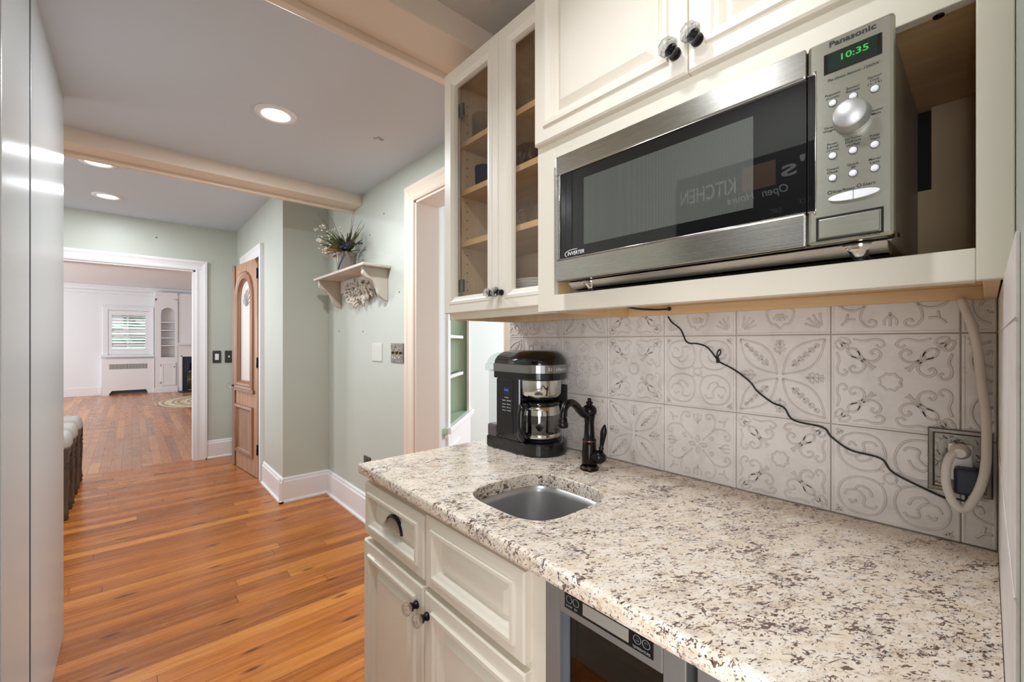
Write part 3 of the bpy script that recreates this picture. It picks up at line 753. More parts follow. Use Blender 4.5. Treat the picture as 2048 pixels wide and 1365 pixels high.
for y, z, L in BT:
    m = MB(); m.lathe([(0.0048,0),(0.0048,0.0012),(0.0039,0.0024),(0.002,0.003),(0.0001,0.003)], (XF,y,z), mX, 18); m.m = 1; m.lathe([(0.0055,0.0),(0.0055,0.0003),(0.0050,0.0003)], (XF,y,z), mX, 18, caps=False)
    b = m.build('button', [M['button_white'], M['lettering_dark']], cp)
    for i, s in enumerate(reversed(L)):
        small = s.startswith('(')
        text(s, 'lettering', (XF,y,z+0.0072+i*0.0046), u, v, min(0.019, 0.0026*len(s)) if not small else 0.0155, 0.0032 if not small else 0.0026, M['lettering_dark'], b, align='CENTER')
for s, y, z in (('Time/',0.1575,1.6185),('Weight',0.1575,1.6138),('Sensor',0.1035,1.6235),('Menu',0.1035,1.6188)):
    text(s, 'lettering', (XF,y,z), u, v, 0.0025*len(s), 0.0033, M['lettering_dark'], cp, align='CENTER')
def half_ellipse(y0, y1, zc, hh, left):
    pts = []
    for i in range(13):
        a = PI/2*i/12; yy = (y1 + (y0-y1)*math.cos(a)) if left else (y0 + (y1-y0)*math.cos(a))
        pts.append((yy, hh*math.sin(a)))
    return [Vector((XF,y,zc+z)) for y, z in pts] + [Vector((XF,y,zc-z)) for y, z in reversed(pts[1:])]
for left, y0, y1 in ((True,0.158,0.1287),(False,0.1281,0.099)):
    m = MB(); m.prism(half_ellipse(y0,y1,1.5125,0.0065,left), (-0.003,0,0)); m.build('start_button' if not left else 'stop_button', M['button_white'], cp, bevel=0.001)
text('Stop/Reset', 'lettering', (XF,0.153,1.5212), u, v, 0.026, 0.0036, M['lettering_dark'], cp)
text('Start', 'lettering', (XF,0.118,1.5225), u, v, 0.014, 0.0036, M['lettering_dark'], cp)
for y, z in ((0.1565,1.5232),(0.1222,1.5245)):
    m = MB(); m.tube([(XF-0.0003,y+0.0024*math.cos(2*PI*k/8),z+0.0024*math.sin(2*PI*k/8)) for k in range(8)], 0.0004, 4, closed=True); m.build('symbol', M['lettering_dark'], cp)
m = MB(); m.panel((XF+0.002,0.1735,1.4525), mY, pZ, mX, 0.078, 0.036, [(0,0),(0,0.0026),(0.001,0.003),(0.0025,0.003),(0.003,0.0015)], cap=True)
m.build('button_recess', M['black_dark'], cp)
B(XF-0.002,0.099,1.456,XF+0.004,0.1705,1.485).build('open_button', M['steel_panel'], cp, bevel=0.0015)
text('NN-SD7455', 'lettering', (XF,0.122,1.4505), u, v, 0.023, 0.0028, M['lettering_dark'], cp)
# under-bar and feet
m = MB(); m.prism([(0.806,0.095,1.4475),(0.850,0.095,1.4475),(0.850,0.095,1.432),(0.828,0.095,1.432)], (0,0.60,0)); m.build('lower_bar', M['steel_h'], t, bevel=0.002)
for y in (0.13,0.640):
    for x in (0.832,1.10):
        m = MB(); m.lathe([(0.009,0.005),(0.010,0.007),(0.017,0.014),(0.033,0.0245)], (x,y,1.4237), seg=24); m.m = 1
        m.lathe([(0.0085,0.0),(0.0095,0.0015),(0.0095,0.006),(0.008,0.006)], (x,y,1.4237), seg=20)
        m.build('foot', [M['chrome'], M['black_matt']], t)
MB().lathe([(0.004,0),(0.003,0.002),(0.0001,0.0025)], (0.86,0.09,1.462), mY, 10).build('side_screw', M['bronze'], t)

# ------------------------------------------------------------------ backsplash tiles
def spiral(cx, cy, r0, r1, a0, turn, n=12):
    return [(cx+(r0+(r1-r0)*i/n)*math.cos(a0+turn*i/n), cy+(r0+(r1-r0)*i/n)*math.sin(a0+turn*i/n)) for i in range(n+1)]
def ell(cx, cy, rx, ry, rot=0, n=18, a0=0, a1=2*PI):
    c, s_ = math.cos(rot), math.sin(rot)
    return [(cx+rx*math.cos(a0+(a1-a0)*i/n)*c-ry*math.sin(a0+(a1-a0)*i/n)*s_, cy+rx*math.cos(a0+(a1-a0)*i/n)*s_+ry*math.sin(a0+(a1-a0)*i/n)*c) for i in range(n+1)]
def sm2(pts, n=5): return [(p.x, p.y) for p in cat([(a,b,0) for a,b in pts], n)]
def sym4(Q):
    out = []
    for L in Q:
        for sx in (1,-1):
            for sy in (1,-1): out.append([(x*sx, y*sy) for x, y in L])
    return out
def rot4(Q):
    out = []
    for L in Q:
        for k in range(4):
            c, s_ = [(1,0),(0,1),(-1,0),(0,-1)][k]; out.append([(x*c-y*s_, x*s_+y*c) for x, y in L])
    return out
def pat_star():
    star = [((0.2 if i % 2 else 0.165)*math.cos(PI*i/8), (0.2 if i % 2 else 0.165)*math.sin(PI*i/8)) for i in range(17)]
    A = [sm2([(0.56,0.68),(0.46,0.50),(0.32,0.44),(0.20,0.50),(0.16,0.62),(0.24,0.71),(0.33,0.66),(0.28,0.60)]),
         sm2([(0.64,0.95),(0.46,0.90),(0.30,0.94),(0.16,0.92),(0.10,0.82),(0.18,0.76),(0.24,0.82)]), sm2([(0.24,0.30),(0.34,0.36),(0.46,0.50)],3)]
    Q = A + [[(y, x) for x, y in L] for L in A] + [ell(0.63,0.63,0.13,0.085,PI/4), ell(0.80,0.91,0.11,0.055,0.5), ell(0.91,0.80,0.055,0.11,-0.5), ell(0.80,0.80,0.07,0.035,PI/4)]
    return [star]+sym4(Q)
def pat_leaf():
    a = [(0.06+0.89*i/12, 0.06+0.89*i/12) for i in range(13)]
    up = [(x-0.2*math.sin(PI*i/12), y+0.2*math.sin(PI*i/12)) for i,(x,y) in enumerate(a)]; dn = [(x+0.2*math.sin(PI*i/12), y-0.2*math.sin(PI*i/12)) for i,(x,y) in enumerate(a)]
    Q = [up, dn]
    for i in range(5):
        b = 0.30+0.115*i; w = 0.11-0.01*i
        Q += [sm2([(b,b),(b-w*0.1,b+w*0.7),(b-w*0.1+0.05,b+w*1.1)],3), sm2([(b,b),(b+w*0.7,b-w*0.1),(b+w*1.1,b-w*0.1+0.05)],3)]
    Q += [[(0.27,0.27),(0.83,0.83)]]
    F = [[(0,0.56),(0,0.94)]]
    for i in range(3):
        z = 0.62+0.10*i; F += [sm2([(0,z),(0.09-0.02*i,z+0.03),(0.13-0.03*i,z+0.11)],3), sm2([(0,z),(-0.09+0.02*i,z+0.03),(-0.13+0.03*i,z+0.11)],3)]
    return sym4(Q)+rot4(F)
def pat_circle():
    Q = [sm2([(0.10,0.12),(0.16,0.18),(0.10,0.30),(0.08,0.55),(0.22,0.84),(0.50,0.92),(0.80,0.82),(0.92,0.52),(0.82,0.22),(0.55,0.08),(0.30,0.10),(0.18,0.16)],6),
         sm2([(0.22,0.66),(0.30,0.74),(0.46,0.70),(0.44,0.54),(0.56,0.40),(0.74,0.42),(0.80,0.54)],5), sm2([(0.30,0.48),(0.36,0.34),(0.52,0.28),(0.60,0.36)],5), sm2([(0.58,0.62),(0.68,0.70),(0.72,0.62)],4),
         sm2([(0.82,0.95),(0.90,0.90),(0.95,0.82)],3), ell(0.90,0.92,0.06,0.03,PI/4,10)]
    return sym4(Q)+[ell(0,0,0.11,0.11,0,8)]
def pat_scroll():
    Q = [sm2([(0.14,0.14),(0.34,0.34),(0.52,0.50),(0.72,0.52),(0.88,0.42),(0.90,0.28),(0.80,0.24),(0.76,0.34),(0.82,0.36)],6), sm2([(0.44,0.44),(0.50,0.60),(0.50,0.76),(0.40,0.90),(0.27,0.90),(0.24,0.80),(0.33,0.76),(0.36,0.82)],6),
         ell(0.40,0.22,0.05,0.05,0,8), sm2([(0.60,0.74),(0.74,0.74),(0.86,0.86)],4), sm2([(0.74,0.60),(0.76,0.74)],3)]
    F = [ell(0,0.16,0.045,0.10,0,10), sm2([(0,0.60),(0,0.9)],3), sm2([(0.0,0.66),(0.10,0.76),(0.10,0.88)],3), sm2([(0.0,0.66),(-0.10,0.76),(-0.10,0.88)],3)]
    return sym4(Q)+rot4(F)
def pat_medal():
    F = [sm2([(-0.16,0.34),(-0.30,0.46),(-0.28,0.62),(-0.20,0.78),(-0.10,0.80),(0,0.90),(0.10,0.80),(0.20,0.78),(0.28,0.62),(0.30,0.46),(0.16,0.34)],5)]
    for k in range(5):
        a = PI/2+(k-2)*0.42; F += [sm2([(0.05*math.cos(a),0.50+0.05*math.sin(a)),(0.14*math.cos(a),0.50+0.14*math.sin(a)),(0.21*math.cos(a+0.12),0.50+0.21*math.sin(a+0.12))],3)]
    F += [ell(0.05,0.33,0.06,0.05,0,9)]
    Q = [sm2([(0.16,0.34),(0.10,0.26),(0.20,0.22),(0.26,0.32),(0.36,0.36),(0.32,0.26),(0.22,0.20),(0.26,0.10),(0.34,0.16)],5)]
    for k in range(4):
        a = PI+0.12+k*0.44; Q += [sm2([(0.90+0.05*math.cos(a),0.90+0.05*math.sin(a)),(0.88+0.20*math.cos(a),0.88+0.20*math.sin(a)),(0.86+0.32*math.cos(a+0.1),0.86+0.32*math.sin(a+0.1))],3)]
    return rot4(F)+sym4(Q)+[ell(0,0,0.09,0.09,0,10,0.5,5.2)]
PATS = {'S': pat_star(), 'L': pat_leaf(), 'C': pat_circle(), 'R': pat_scroll(), 'M': pat_medal()}
m = MB(); T = 0.2033; Y0 = 0.034-T
rows = [(1.318+T, 'CRMMSLCS'), (1.318, 'CSLCSMRL'), (1.115, 'RCSRLCSM')]
m.m = 2; m.box(1.188,-0.0125,0.915,1.1945,1.340,1.52); m.m = 0
for ztop, pats in rows:
    for k, pch in enumerate(pats):
        ya, yb = Y0+T*k, Y0+T*(k+1); za, zb = ztop-T, ztop
        yc, zc = (ya+yb)/2, (za+zb)/2
        ca, cb = max(ya,-0.0125), min(yb,1.338); da, db = max(za,0.9155), min(zb,1.52)
        if ca >= cb or da >= db: continue
        m.m = 0; m.panel((1.188,cb-0.0008,da+0.0008), mY, pZ, mX, cb-ca-0.0016, db-da-0.0016, [(0,0),(0.0006,0.0034),(0.0022,0.0042),(0.0042,0.0042),(0.0056,0.003),(0.006,0.003)])
        m.m = 1; half = T/2*0.94
        for L in PATS[pch]:
            seg = []
            for q in list(L)+[None]:
                p3 = None
                if q is not None:
                    y = yc - q[0]*half; z = zc + q[1]*half
                    if ca+0.003 < y < cb-0.003 and da+0.003 < z < db-0.003: p3 = (1.1850, y, z)
                if p3 is not None: seg.append(p3)
                else:
                    if len(seg) > 1: m.tube(seg, 0.0024, 6, flat=(-1,0,0))
                    seg = []
bs = m.build('tile_backsplash', [M['tile'], M['tile_relief'], M['grout']])
tag(bs, 'whitewashed embossed tin tile backsplash above the granite counter', 'backsplash')

# ------------------------------------------------------------------ outlet plates, plugs and cords on the backsplash
t = thing('outlet_plate', 'embossed pewter outlet plate at the right end of the tiles', 'outlet', (1.18,0.036,1.07))
m = MB(); m.panel((1.1845,0.079,1.010), mY, pZ, mX, 0.086, 0.122, [(0,0),(0,0.005),(0.002,0.0075),(0.007,0.008),(0.010,0.0055),(0.011,0.0055)])
m.build('plate', M['pewter'], t)
m = MB()
for i in range(70):
    y = random.uniform(0.005,0.067); z = random.uniform(1.024,1.118)
    if 0.014 < y < 0.054 and 1.035 < z < 1.107: continue
    m.tube(sm2 and [(1.1785,y,z),(1.1785,y+random.uniform(-.005,.005),z+random.uniform(-.004,.004)),(1.1785,y+random.uniform(-.006,.006),z+random.uniform(-.006,.006))], 0.0008, 5)
m.build('embossing', M['pewter'], t)
B(1.173,0.018,1.036,1.1785,0.0505,1.106).build('receptacle', M['plastic_white'], t, bevel=0.003)
t = thing('appliance_cord', 'thick ivory microwave cord looping down to the outlet', 'cord', (1.16,0.03,1.05))
pw = [(1.16,0.034,1.383),(1.162,0.020,1.333),(1.166,0.012,1.286),(1.170,0.008,1.231),(1.168,0.004,1.194),(1.160,0.001,1.150),(1.150,0.001,1.114),(1.142,0.002,1.077),(1.136,0.009,1.037),(1.130,0.022,1.004),(1.126,0.032,0.996),(1.126,0.043,1.008),(1.130,0.0505,1.034),(1.136,0.0515,1.062),(1.142,0.047,1.084),(1.150,0.040,1.094)]
m = MB(); m.tube(cat(pw,7), 0.0068, 12); m.build('cord', M['cord_white'], t)
m = MB(); m.lathe([(0.013,0),(0.0145,0.004),(0.0145,0.012),(0.010,0.020),(0.008,0.030)], (1.173,0.034,1.094), mX, 20); m.build('plug', M['cord_white'], t)
t = thing('power_adapter', 'small navy black power adapter plugged below the ivory plug', 'adapter', (1.16,0.027,1.045))
B(1.138,0.009,1.018,1.1725,0.042,1.066).build('body', M['navy_plastic'], t, bevel=0.005)
cb_ = [(0.6275,1.376),(0.614,1.358),(0.588,1.336),(0.569,1.300),(0.54,1.296),(0.512,1.286),(0.489,1.258),(0.481,1.248),(0.441,1.227),(0.404,1.199),(0.387,1.176),(0.353,1.151),(0.328,1.141),(0.308,1.114),(0.251,1.105),(0.235,1.087),(0.201,1.063),(0.15,1.055),(0.131,1.03),(0.083,1.008),(0.055,0.998),(0.038,1.000)]
pts = [(1.1775-0.001*(i % 2),y,z) for i,(y,z) in enumerate(cb_)] + [(1.160,0.027,1.004),(1.156,0.026,1.019)]
m = MB(); m.tube(cat(pts,6), 0.0021, 7)
m.tube(cat([(1.176,0.488,1.256),(1.174,0.483,1.275),(1.173,0.477,1.280),(1.173,0.475,1.271),(1.174,0.482,1.262),(1.174,0.486,1.247),(1.174,0.479,1.247),(1.174,0.482,1.258)],5), 0.0018, 6)
m.build('cord', M['black_matt'], t)
m = MB(); m.tube(cat([(0.862,0.60,1.402),(0.90,0.60,1.392),(1.0,0.62,1.389),(1.09,0.615,1.391),(1.165,0.618,1.3965)],6), 0.003, 7); m.ball((1.164,0.6165,1.397),0.006,10)
tag(m.build('cabinet_cord', M['black_matt']), 'short black cord under the microwave cabinet', 'cord')
t = thing('outlet_plate', 'dark outlet plate half hidden behind the coffee maker', 'outlet', (1.18,1.06,1.09))
B(1.1775,1.020,1.028,1.1845,1.100,1.146).build('plate', M['dark_plate'], t, bevel=0.002)
m = MB()
for i in range(50):
    y = random.uniform(1.024,1.095); z = random.uniform(1.034,1.14); m.ball((1.1775,y,z), 0.0018, 6)
m.build('embossing', M['pewter'], t)
B(1.163,1.030,1.055,1.1775,1.055,1.085).build('plug', M['black_matt'], t, bevel=0.003)

# ------------------------------------------------------------------ counter, sink
CX, CY = 0.772, 0.765
def superell(hx, hy, n, k=48, cx=CX, cy=CY):
    out = []
    for i in range(k):
        a = 2*PI*i/k+PI/4*0; c, s_ = math.cos(a), math.sin(a)
        out.append((cx+hx*math.copysign(abs(c)**(2/n), c), cy+hy*math.copysign(abs(s_)**(2/n), s_)))
    return out
hole = superell(0.142, 0.140, 3.6)
x0, x1, y0, y1 = 0.540, 1.1845, -0.0128, 1.343
def rect_ray(cx, cy, q):
    dx, dy = q[0]-cx, q[1]-cy; k = 1e9
    if dx > 1e-9: k = min(k, (x1-cx)/dx)
    if dx < -1e-9: k = min(k, (x0-cx)/dx)
    if dy > 1e-9: k = min(k, (y1-cy)/dy)
    if dy < -1e-9: k = min(k, (y0-cy)/dy)
    return (cx+dx*k, cy+dy*k)
outer = [rect_ray(CX, CY, q) for q in hole]
# put exact corners in
for cxy in ((x0,y0),(x1,y0),(x1,y1),(x0,y1)):
    j = min(range(len(outer)), key=lambda i: (math.atan2(outer[i][1]-CY,outer[i][0]-CX)-math.atan2(cxy[1]-CY,cxy[0]-CX))**2)
    outer[j] = cxy
def shrink(L, d):
    return [(min(max(x, x0+d), x1), min(max(y, y0), y1-d)) for x, y in L]
Z3 = lambda L, z: [Vector((a, b, z)) for a, b in L]
e = 0.010
m = MB()
m.rings([Z3(hole,0.879), Z3(hole,0.9125), Z3([(CX+(a-CX)*1.012, CY+(b-CY)*1.012) for a,b in hole],0.914),
         Z3(shrink(outer,e),0.914), Z3(shrink(outer,e*0.45),0.9125), Z3(shrink(outer,e*0.12),0.909), Z3(outer,0.904), Z3(outer,0.887), Z3(shrink(outer,e*0.2),0.881), Z3(shrink(outer,e*0.6),0.879), Z3(hole,0.879)], False, False)
# corner softening of the left front corner
ct = m.build('granite_countertop', M['granite']); tag(ct, 'cream granite countertop with brown and black flecks and a sink cutout', 'countertop')
t = thing('sink', 'small square undermount stainless bar sink', 'sink', (CX,CY,0.72))
m = MB(); r = lambda k, z, n=3.6: Z3(superell(0.142*k, 0.140*k, n), z)
m.rings([r(1.12,0.876),r(1.10,0.8785),r(1.0,0.8785),r(0.985,0.86),r(0.97,0.78),r(0.95,0.745),r(0.90,0.728),r(0.80,0.722),r(0.2,0.716)], False, True, smooth=True)
m.build('bowl', M['steel_sink'], t)
m = MB(); m.lathe([(0.03,0.7165),(0.03,0.719),(0.022,0.7185),(0.02,0.712),(0.0001,0.712)], (CX,CY,0), seg=24); m.build('drain', M['chrome'], t)

# ------------------------------------------------------------------ faucet
FX, FY, FZ = 1.035, 0.805, 0.914
t = thing('faucet', 'oil rubbed bronze single handle faucet behind the sink', 'faucet', (FX,FY,FZ))
m = MB(); m.lathe([(0.027,0),(0.0285,0.004),(0.0275,0.008),(0.024,0.011),(0.0245,0.014)], (FX,FY,FZ), seg=32); m.m = 1
m.lathe([(0.0285,0.0085),(0.0262,0.0105)], (FX,FY,FZ), seg=32, caps=False); m.m = 0
m.lathe([(0.0235,0.012),(0.0225,0.04),(0.0205,0.075),(0.0195,0.085),(0.021,0.088),(0.0205,0.092),(0.0165,0.096),(0.0150,0.12),(0.0140,0.14),(0.0158,0.158),(0.0172,0.163),(0.0172,0.166)], (FX,FY,FZ), seg=32); m.m = 1
m.lathe([(0.0213,0.0862),(0.0216,0.088),(0.0211,0.090)], (FX,FY,FZ), seg=32, caps=False); m.m = 0
m.build('body', [M['bronze'], M['copper_edge']], t)
m = MB(); m.lathe([(0.014,0.164),(0.0205,0.168),(0.0225,0.177),(0.0205,0.187),(0.015,0.193),(0.009,0.196),(0.0085,0.199),(0.011,0.201),(0.0105,0.205),(0.006,0.207),(0.0055,0.210),(0.0065,0.212),(0.004,0.216),(0.0001,0.217)], (FX,FY,FZ), seg=32)
m.build('finial', M['bronze'], t)
sd = Vector((-1.0,-0.10,0)).normalized()
def sp(r_, z): q = Vector((FX,FY,FZ+z)) + sd*r_; return (q.x,q.y,q.z)
pth = cat([sp(0.010,0.172),sp(0.030,0.172),sp(0.052,0.186),sp(0.075,0.204),sp(0.098,0.213),sp(0.120,0.208),sp(0.134,0.192),sp(0.138,0.172)],6)
m = MB(); m.tube(pth, [0.0125-0.003*i/(len(pth)-1) for i in range(len(pth))], 16)
m.lathe([(0.0105,0.0),(0.0125,-0.003),(0.0135,-0.008),(0.0135,-0.013),(0.0155,-0.016),(0.0155,-0.026),(0.0135,-0.029),(0.0001,-0.029)], sp(0.138,0.176), seg=24); m.m = 1
m.lathe([(0.0137,-0.0135),(0.0157,-0.0165)], sp(0.138,0.176), seg=24, caps=False)
m.build('spout', [M['bronze'], M['copper_edge']], t)
hd = Vector((0.12,-1.0,0)).normalized()
m = MB(); m.lathe([(0.018,0.008),(0.019,0.024),(0.0205,0.030),(0.0195,0.040),(0.015,0.046),(0.012,0.048),(0.011,0.052),(0.0001,0.053)], (FX,FY,FZ+0.043), hd, 26)
q = Vector((FX,FY,FZ+0.043))+hd*0.036
m.lathe([(0.007,0.016),(0.0065,0.024),(0.0082,0.028),(0.0055,0.031),(0.006,0.040),(0.0085,0.062),(0.0098,0.076),(0.0085,0.086),(0.005,0.094),(0.0035,0.099),(0.0001,0.101)], q, (0.02,-0.16,1), 18)
m.build('handle', M['bronze'], t)

# ------------------------------------------------------------------ coffee maker
bx0, bx1, byf, byb = 0.985, 1.173, 0.963, 1.200
bc = (bx0+bx1)/2; br = (bx1-bx0)/2
t = thing('coffee_maker', 'black drip coffee maker with glass carafe on the counter', 'coffee maker', (bc,1.08,0.914))
def stad(inset=0.0, yb=byb, yf=byf, n=20, k=1.0):
    r_ = (br-inset)*k; cy = yf+br
    pts = [(bc+r_*math.cos(a), cy+(br-inset)*math.sin(a)) for a in [PI+PI*i/n for i in range(n+1)]]
    return pts + [(bc+r_, yb-inset), (bc-r_, yb-inset)]
zb = 0.9145
m = MB(); m.rings([Z3(stad(0.002),zb), Z3(stad(0.0),zb+0.004), Z3(stad(0.0),zb+0.038), Z3(stad(0.003),zb+0.043), Z3(stad(0.018),zb+0.044)], True, True)
m.build('base', M['black'], t)
m = MB(); m.lathe([(0.060,0.043),(0.060,0.047),(0.056,0.048),(0.0001,0.048)], (bc,byf+br,zb), seg=36); m.build('warming_plate', M['black_matt'], t)
# column
m = MB(); m.box(bx0+0.002,1.066,zb+0.04,bx1-0.008,1.190,zb+0.295)
co = m.build('column', M['black'], t, bevel=0.010, bseg=3)
B(bx0+0.0005,1.098,zb+0.065,bx0+0.004,1.186,zb+0.255).build('side_panel', M['black_matt'], co, bevel=0.001)
# display: on the -X side, reads left to right towards -Y
B(bx0-0.0004,1.112,1.112,bx0+0.002,1.146,1.140).build('clock_window', M['glass_dark'], co)
text('10:36', 'digits', (bx0-0.0006,1.141,1.128), mY, pZ, 0.020, 0.0075, M['led_blue'], co)
for z, L in ((1.104,['Strength']),(1.093,['Regular','Bold']),(1.080,['Cup','Mins']),(1.069,['Hour','Minute']),(1.058,['Auto','On/Off'])):
    for i, s in enumerate(L):
        text(s, 'lettering', (bx0+0.0002,(1.140 if len(L)==1 else 1.154-0.026*i),z), mY, pZ, 0.020, 0.0034, M['lettering_white'], co)
# head: band and domed top
m = MB(); m.rings([Z3(stad(0.002),zb+0.257), Z3(stad(0.0),zb+0.260), Z3(stad(0.0),zb+0.280)], True, True); m.build('head', M['black'], t)
m = MB(); m.rings([Z3(stad(0.0),zb+0.280), Z3(stad(-0.0015),zb+0.281), Z3(stad(-0.0015),zb+0.308), Z3(stad(0.0),zb+0.309)], True, True); bd = m.build('steel_band', M['steel_satin'], t)
m = MB(); L = []
for i in range(9):
    a = PI/2*i/8; L.append(Z3(stad(0.001+0.048*(1-math.cos(a)), yb=byb, yf=byf), zb+0.309+0.048*math.sin(a)))
m.rings(L, False, True, smooth=True); m.build('domed_lid', M['black'], t)
# KitchenAid lettering wraps the front of the band: one letter per facet direction
word = 'KitchenAid'
for i, ch in enumerate(word):
    a = PI*1.34 + i*0.098; r_ = br+0.0018
    p0 = Vector((bc+r_*math.cos(a), byf+br+r_*math.sin(a), zb+0.289)); tu = Vector((-math.sin(a), math.cos(a), 0))
    text(ch, 'lettering', p0, tu, pZ, 0.0022 if ch in 'it' else 0.0068, 0.0115, M['plastic_white'], bd)
# brew basket
m = MB(); cyb = byf+br+0.004
m.lathe([(0.079,0.258),(0.080,0.254),(0.079,0.208),(0.073,0.196),(0.056,0.190)], (bc-0.002,cyb,zb), seg=44); m.m = 1
m.lathe([(0.052,0.191),(0.052,0.186),(0.02,0.184),(0.0001,0.184)], (bc-0.002,cyb,zb), seg=30)
m.build('brew_basket', [M['chrome'], M['black_matt']], t)
# carafe
cx_, cy_, cz_ = bc, byf+br+0.002, zb+0.049
ca = M['pane_smoke']
m = MB(); m.lathe([(0.060,0.0),(0.069,0.003),(0.0725,0.012),(0.0725,0.080),(0.0700,0.098),(0.0680,0.105)], (cx_,cy_,cz_), seg=44, caps=False); cf = m.build('carafe', M['pane_smoke'], t)
MB().lathe([(0.0728,0.086),(0.0712,0.100),(0.0692,0.118),(0.068,0.118)], (cx_,cy_,cz_), seg=44, caps=False).build('upper_steel_band', M['chrome'], cf)
MB().lathe([(0.0720,0.006),(0.0733,0.010),(0.0733,0.021),(0.0727,0.0215)], (cx_,cy_,cz_), seg=44, caps=False).build('lower_steel_band', M['chrome'], cf)
m = MB(); m.lathe([(0.070,0.117),(0.072,0.121),(0.069,0.128),(0.050,0.131),(0.0001,0.131)], (cx_,cy_,cz_), seg=40); m.build('carafe_lid', M['black'], cf)
hd2 = Vector((-1.0,-0.12,0)).normalized()
def hp(r_, z): q = Vector((cx_,cy_,cz_+z))+hd2*r_; return (q.x,q.y,q.z)
m = MB(); m.tube(cat([hp(0.066,0.115),hp(0.088,0.116),hp(0.101,0.105),hp(0.104,0.06),hp(0.102,0.025),hp(0.092,0.010),hp(0.074,0.013)],6), 0.0138, 12); m.build('handle', M['black'], cf)
# water tank at the back
m = MB(); m.box(bx0+0.004,1.192,zb+0.06,bx1-0.004,1.240,zb+0.285); wt = m.build('water_tank', M['tank_clear'], t, bevel=0.010, bseg=3)
m = MB(); m.box(bx0-0.002,1.200,zb+0.280,bx1,1.252,zb+0.308); m.build('tank_band', M['tank_clear'], wt, bevel=0.005)
m = MB(); L = []
for i in range(6):
    a = PI/2*i/5; k = 0.040*(1-math.cos(a)); L.append([Vector((x,y,zb+0.308+0.040*math.sin(a))) for x,y in ((bx0+0.004+k,1.184),(bx1-0.004-k,1.184),(bx1-0.004-k,1.246-k),(bx0+0.004+k,1.246-k))])
m.rings(L, False, True); m.build('tank_lid', M['tank_clear'], wt)
B(bx0+0.002,1.192,zb+0.04,bx1-0.002,1.242,zb+0.085).build('tank_seat', plain('smoked_tank_base', srgb(92,84,88), 0.2), wt, bevel=0.006)
B(bx0+0.0,1.199,zb,bx1,1.246,zb+0.042).build('rear_base', M['black'], t, bevel=0.006)

# ------------------------------------------------------------------ base cabinet
XB = 0.575
t = thing('base_cabinet', 'cream base cabinet with crystal pulls below the sink', 'cabinet', (0.85,0.95,0))
m = MB(); m.box(XB+0.001,1.318,0.10,1.18,1.336,0.8785); m.box(XB+0.001,0.550,0.10,1.18,0.568,0.8785); m.box(XB+0.001,0.568,0.10,1.18,1.318,0.118); m.box(XB+0.06,0.552,0,XB+0.075,1.334,0.10); m.box(1.16,0.568,0.118,1.18,1.318,0.70)
m.build('carcass', M['cream_frame'], t)
m = MB(); m.box(XB-0.001,0.938,0.10,XB+0.018,0.972,0.8785); m.box(XB-0.001,1.300,0.10,XB+0.018,1.336,0.8785); m.box(XB-0.001,0.548,0.10,XB+0.018,0.60,0.8785)
for a_, b_ in ((0.60,0.938),(0.972,1.300)):
    m.box(XB-0.001,a_,0.845,XB+0.018,b_,0.8785); m.box(XB-0.001,a_,0.665,XB+0.018,b_,0.70); m.box(XB-0.001,a_,0.10,XB+0.018,b_,0.14)
m.build('face_frame', M['cream_frame'], t, bevel=0.0015)
d1 = face_door('drawer', XB-0.001, 0.960,1.324,0.692,0.856, t, DRAWER_PROF)
face_door('false_drawer', XB-0.001, 0.586,0.948,0.684,0.862, t, DRAWER_PROF)
d2 = face_door('door', XB-0.001, 0.962,1.332,0.115,0.672, t); crystal_knob(XB-0.021,0.990,0.617,d2,0.9)
d3 = face_door('door', XB-0.001, 0.584,0.954,0.115,0.668, t); crystal_knob(XB-0.021,0.937,0.612,d3,0.9)
# crystal cup pull: fluted quarter dome with dark metal back rim
m = MB(); pc = Vector((XB-0.012,1.135,0.760)); L = []
for i in range(7):
    a = PI/2*i/6; row = []
    for k in range(33):
        b_ = PI*k/32; fl = 1+0.045*math.cos(k*PI/2)
        rr = 0.044*math.cos(a)*fl; row.append(pc + Vector((-0.030*math.sin(a)-0.003, rr*math.cos(b_), 0.034*math.cos(a)*fl*math.sin(b_)+0.0)))
    L.append(row)
m.rings(L, False, False, smooth=True, closed=False)
L2 = [[p+(pc-p)*0.14 + Vector((0.001,0,0)) for p in row] for row in L]; m.rings(L2[::-1], False, False, smooth=True, closed=False)
m.m = 1; m.tube([pc+Vector((-0.003,0.047*math.cos(PI*k/20),0.038*math.sin(PI*k/20))) for k in range(21)], 0.0042, 8)
m.tube([pc+Vector((-0.001,0.050*math.cos(PI*k/20),0.041*math.sin(PI*k/20))) for k in range(21)], 0.0030, 8)
cpull = m.build('cup_pull', [M['crystal'], M['bronze']], d1)
B(XB+0.004,0.5345,0.0,1.15,0.549,0.8785).build('side_filler', M['cream'], t, bevel=0.001)

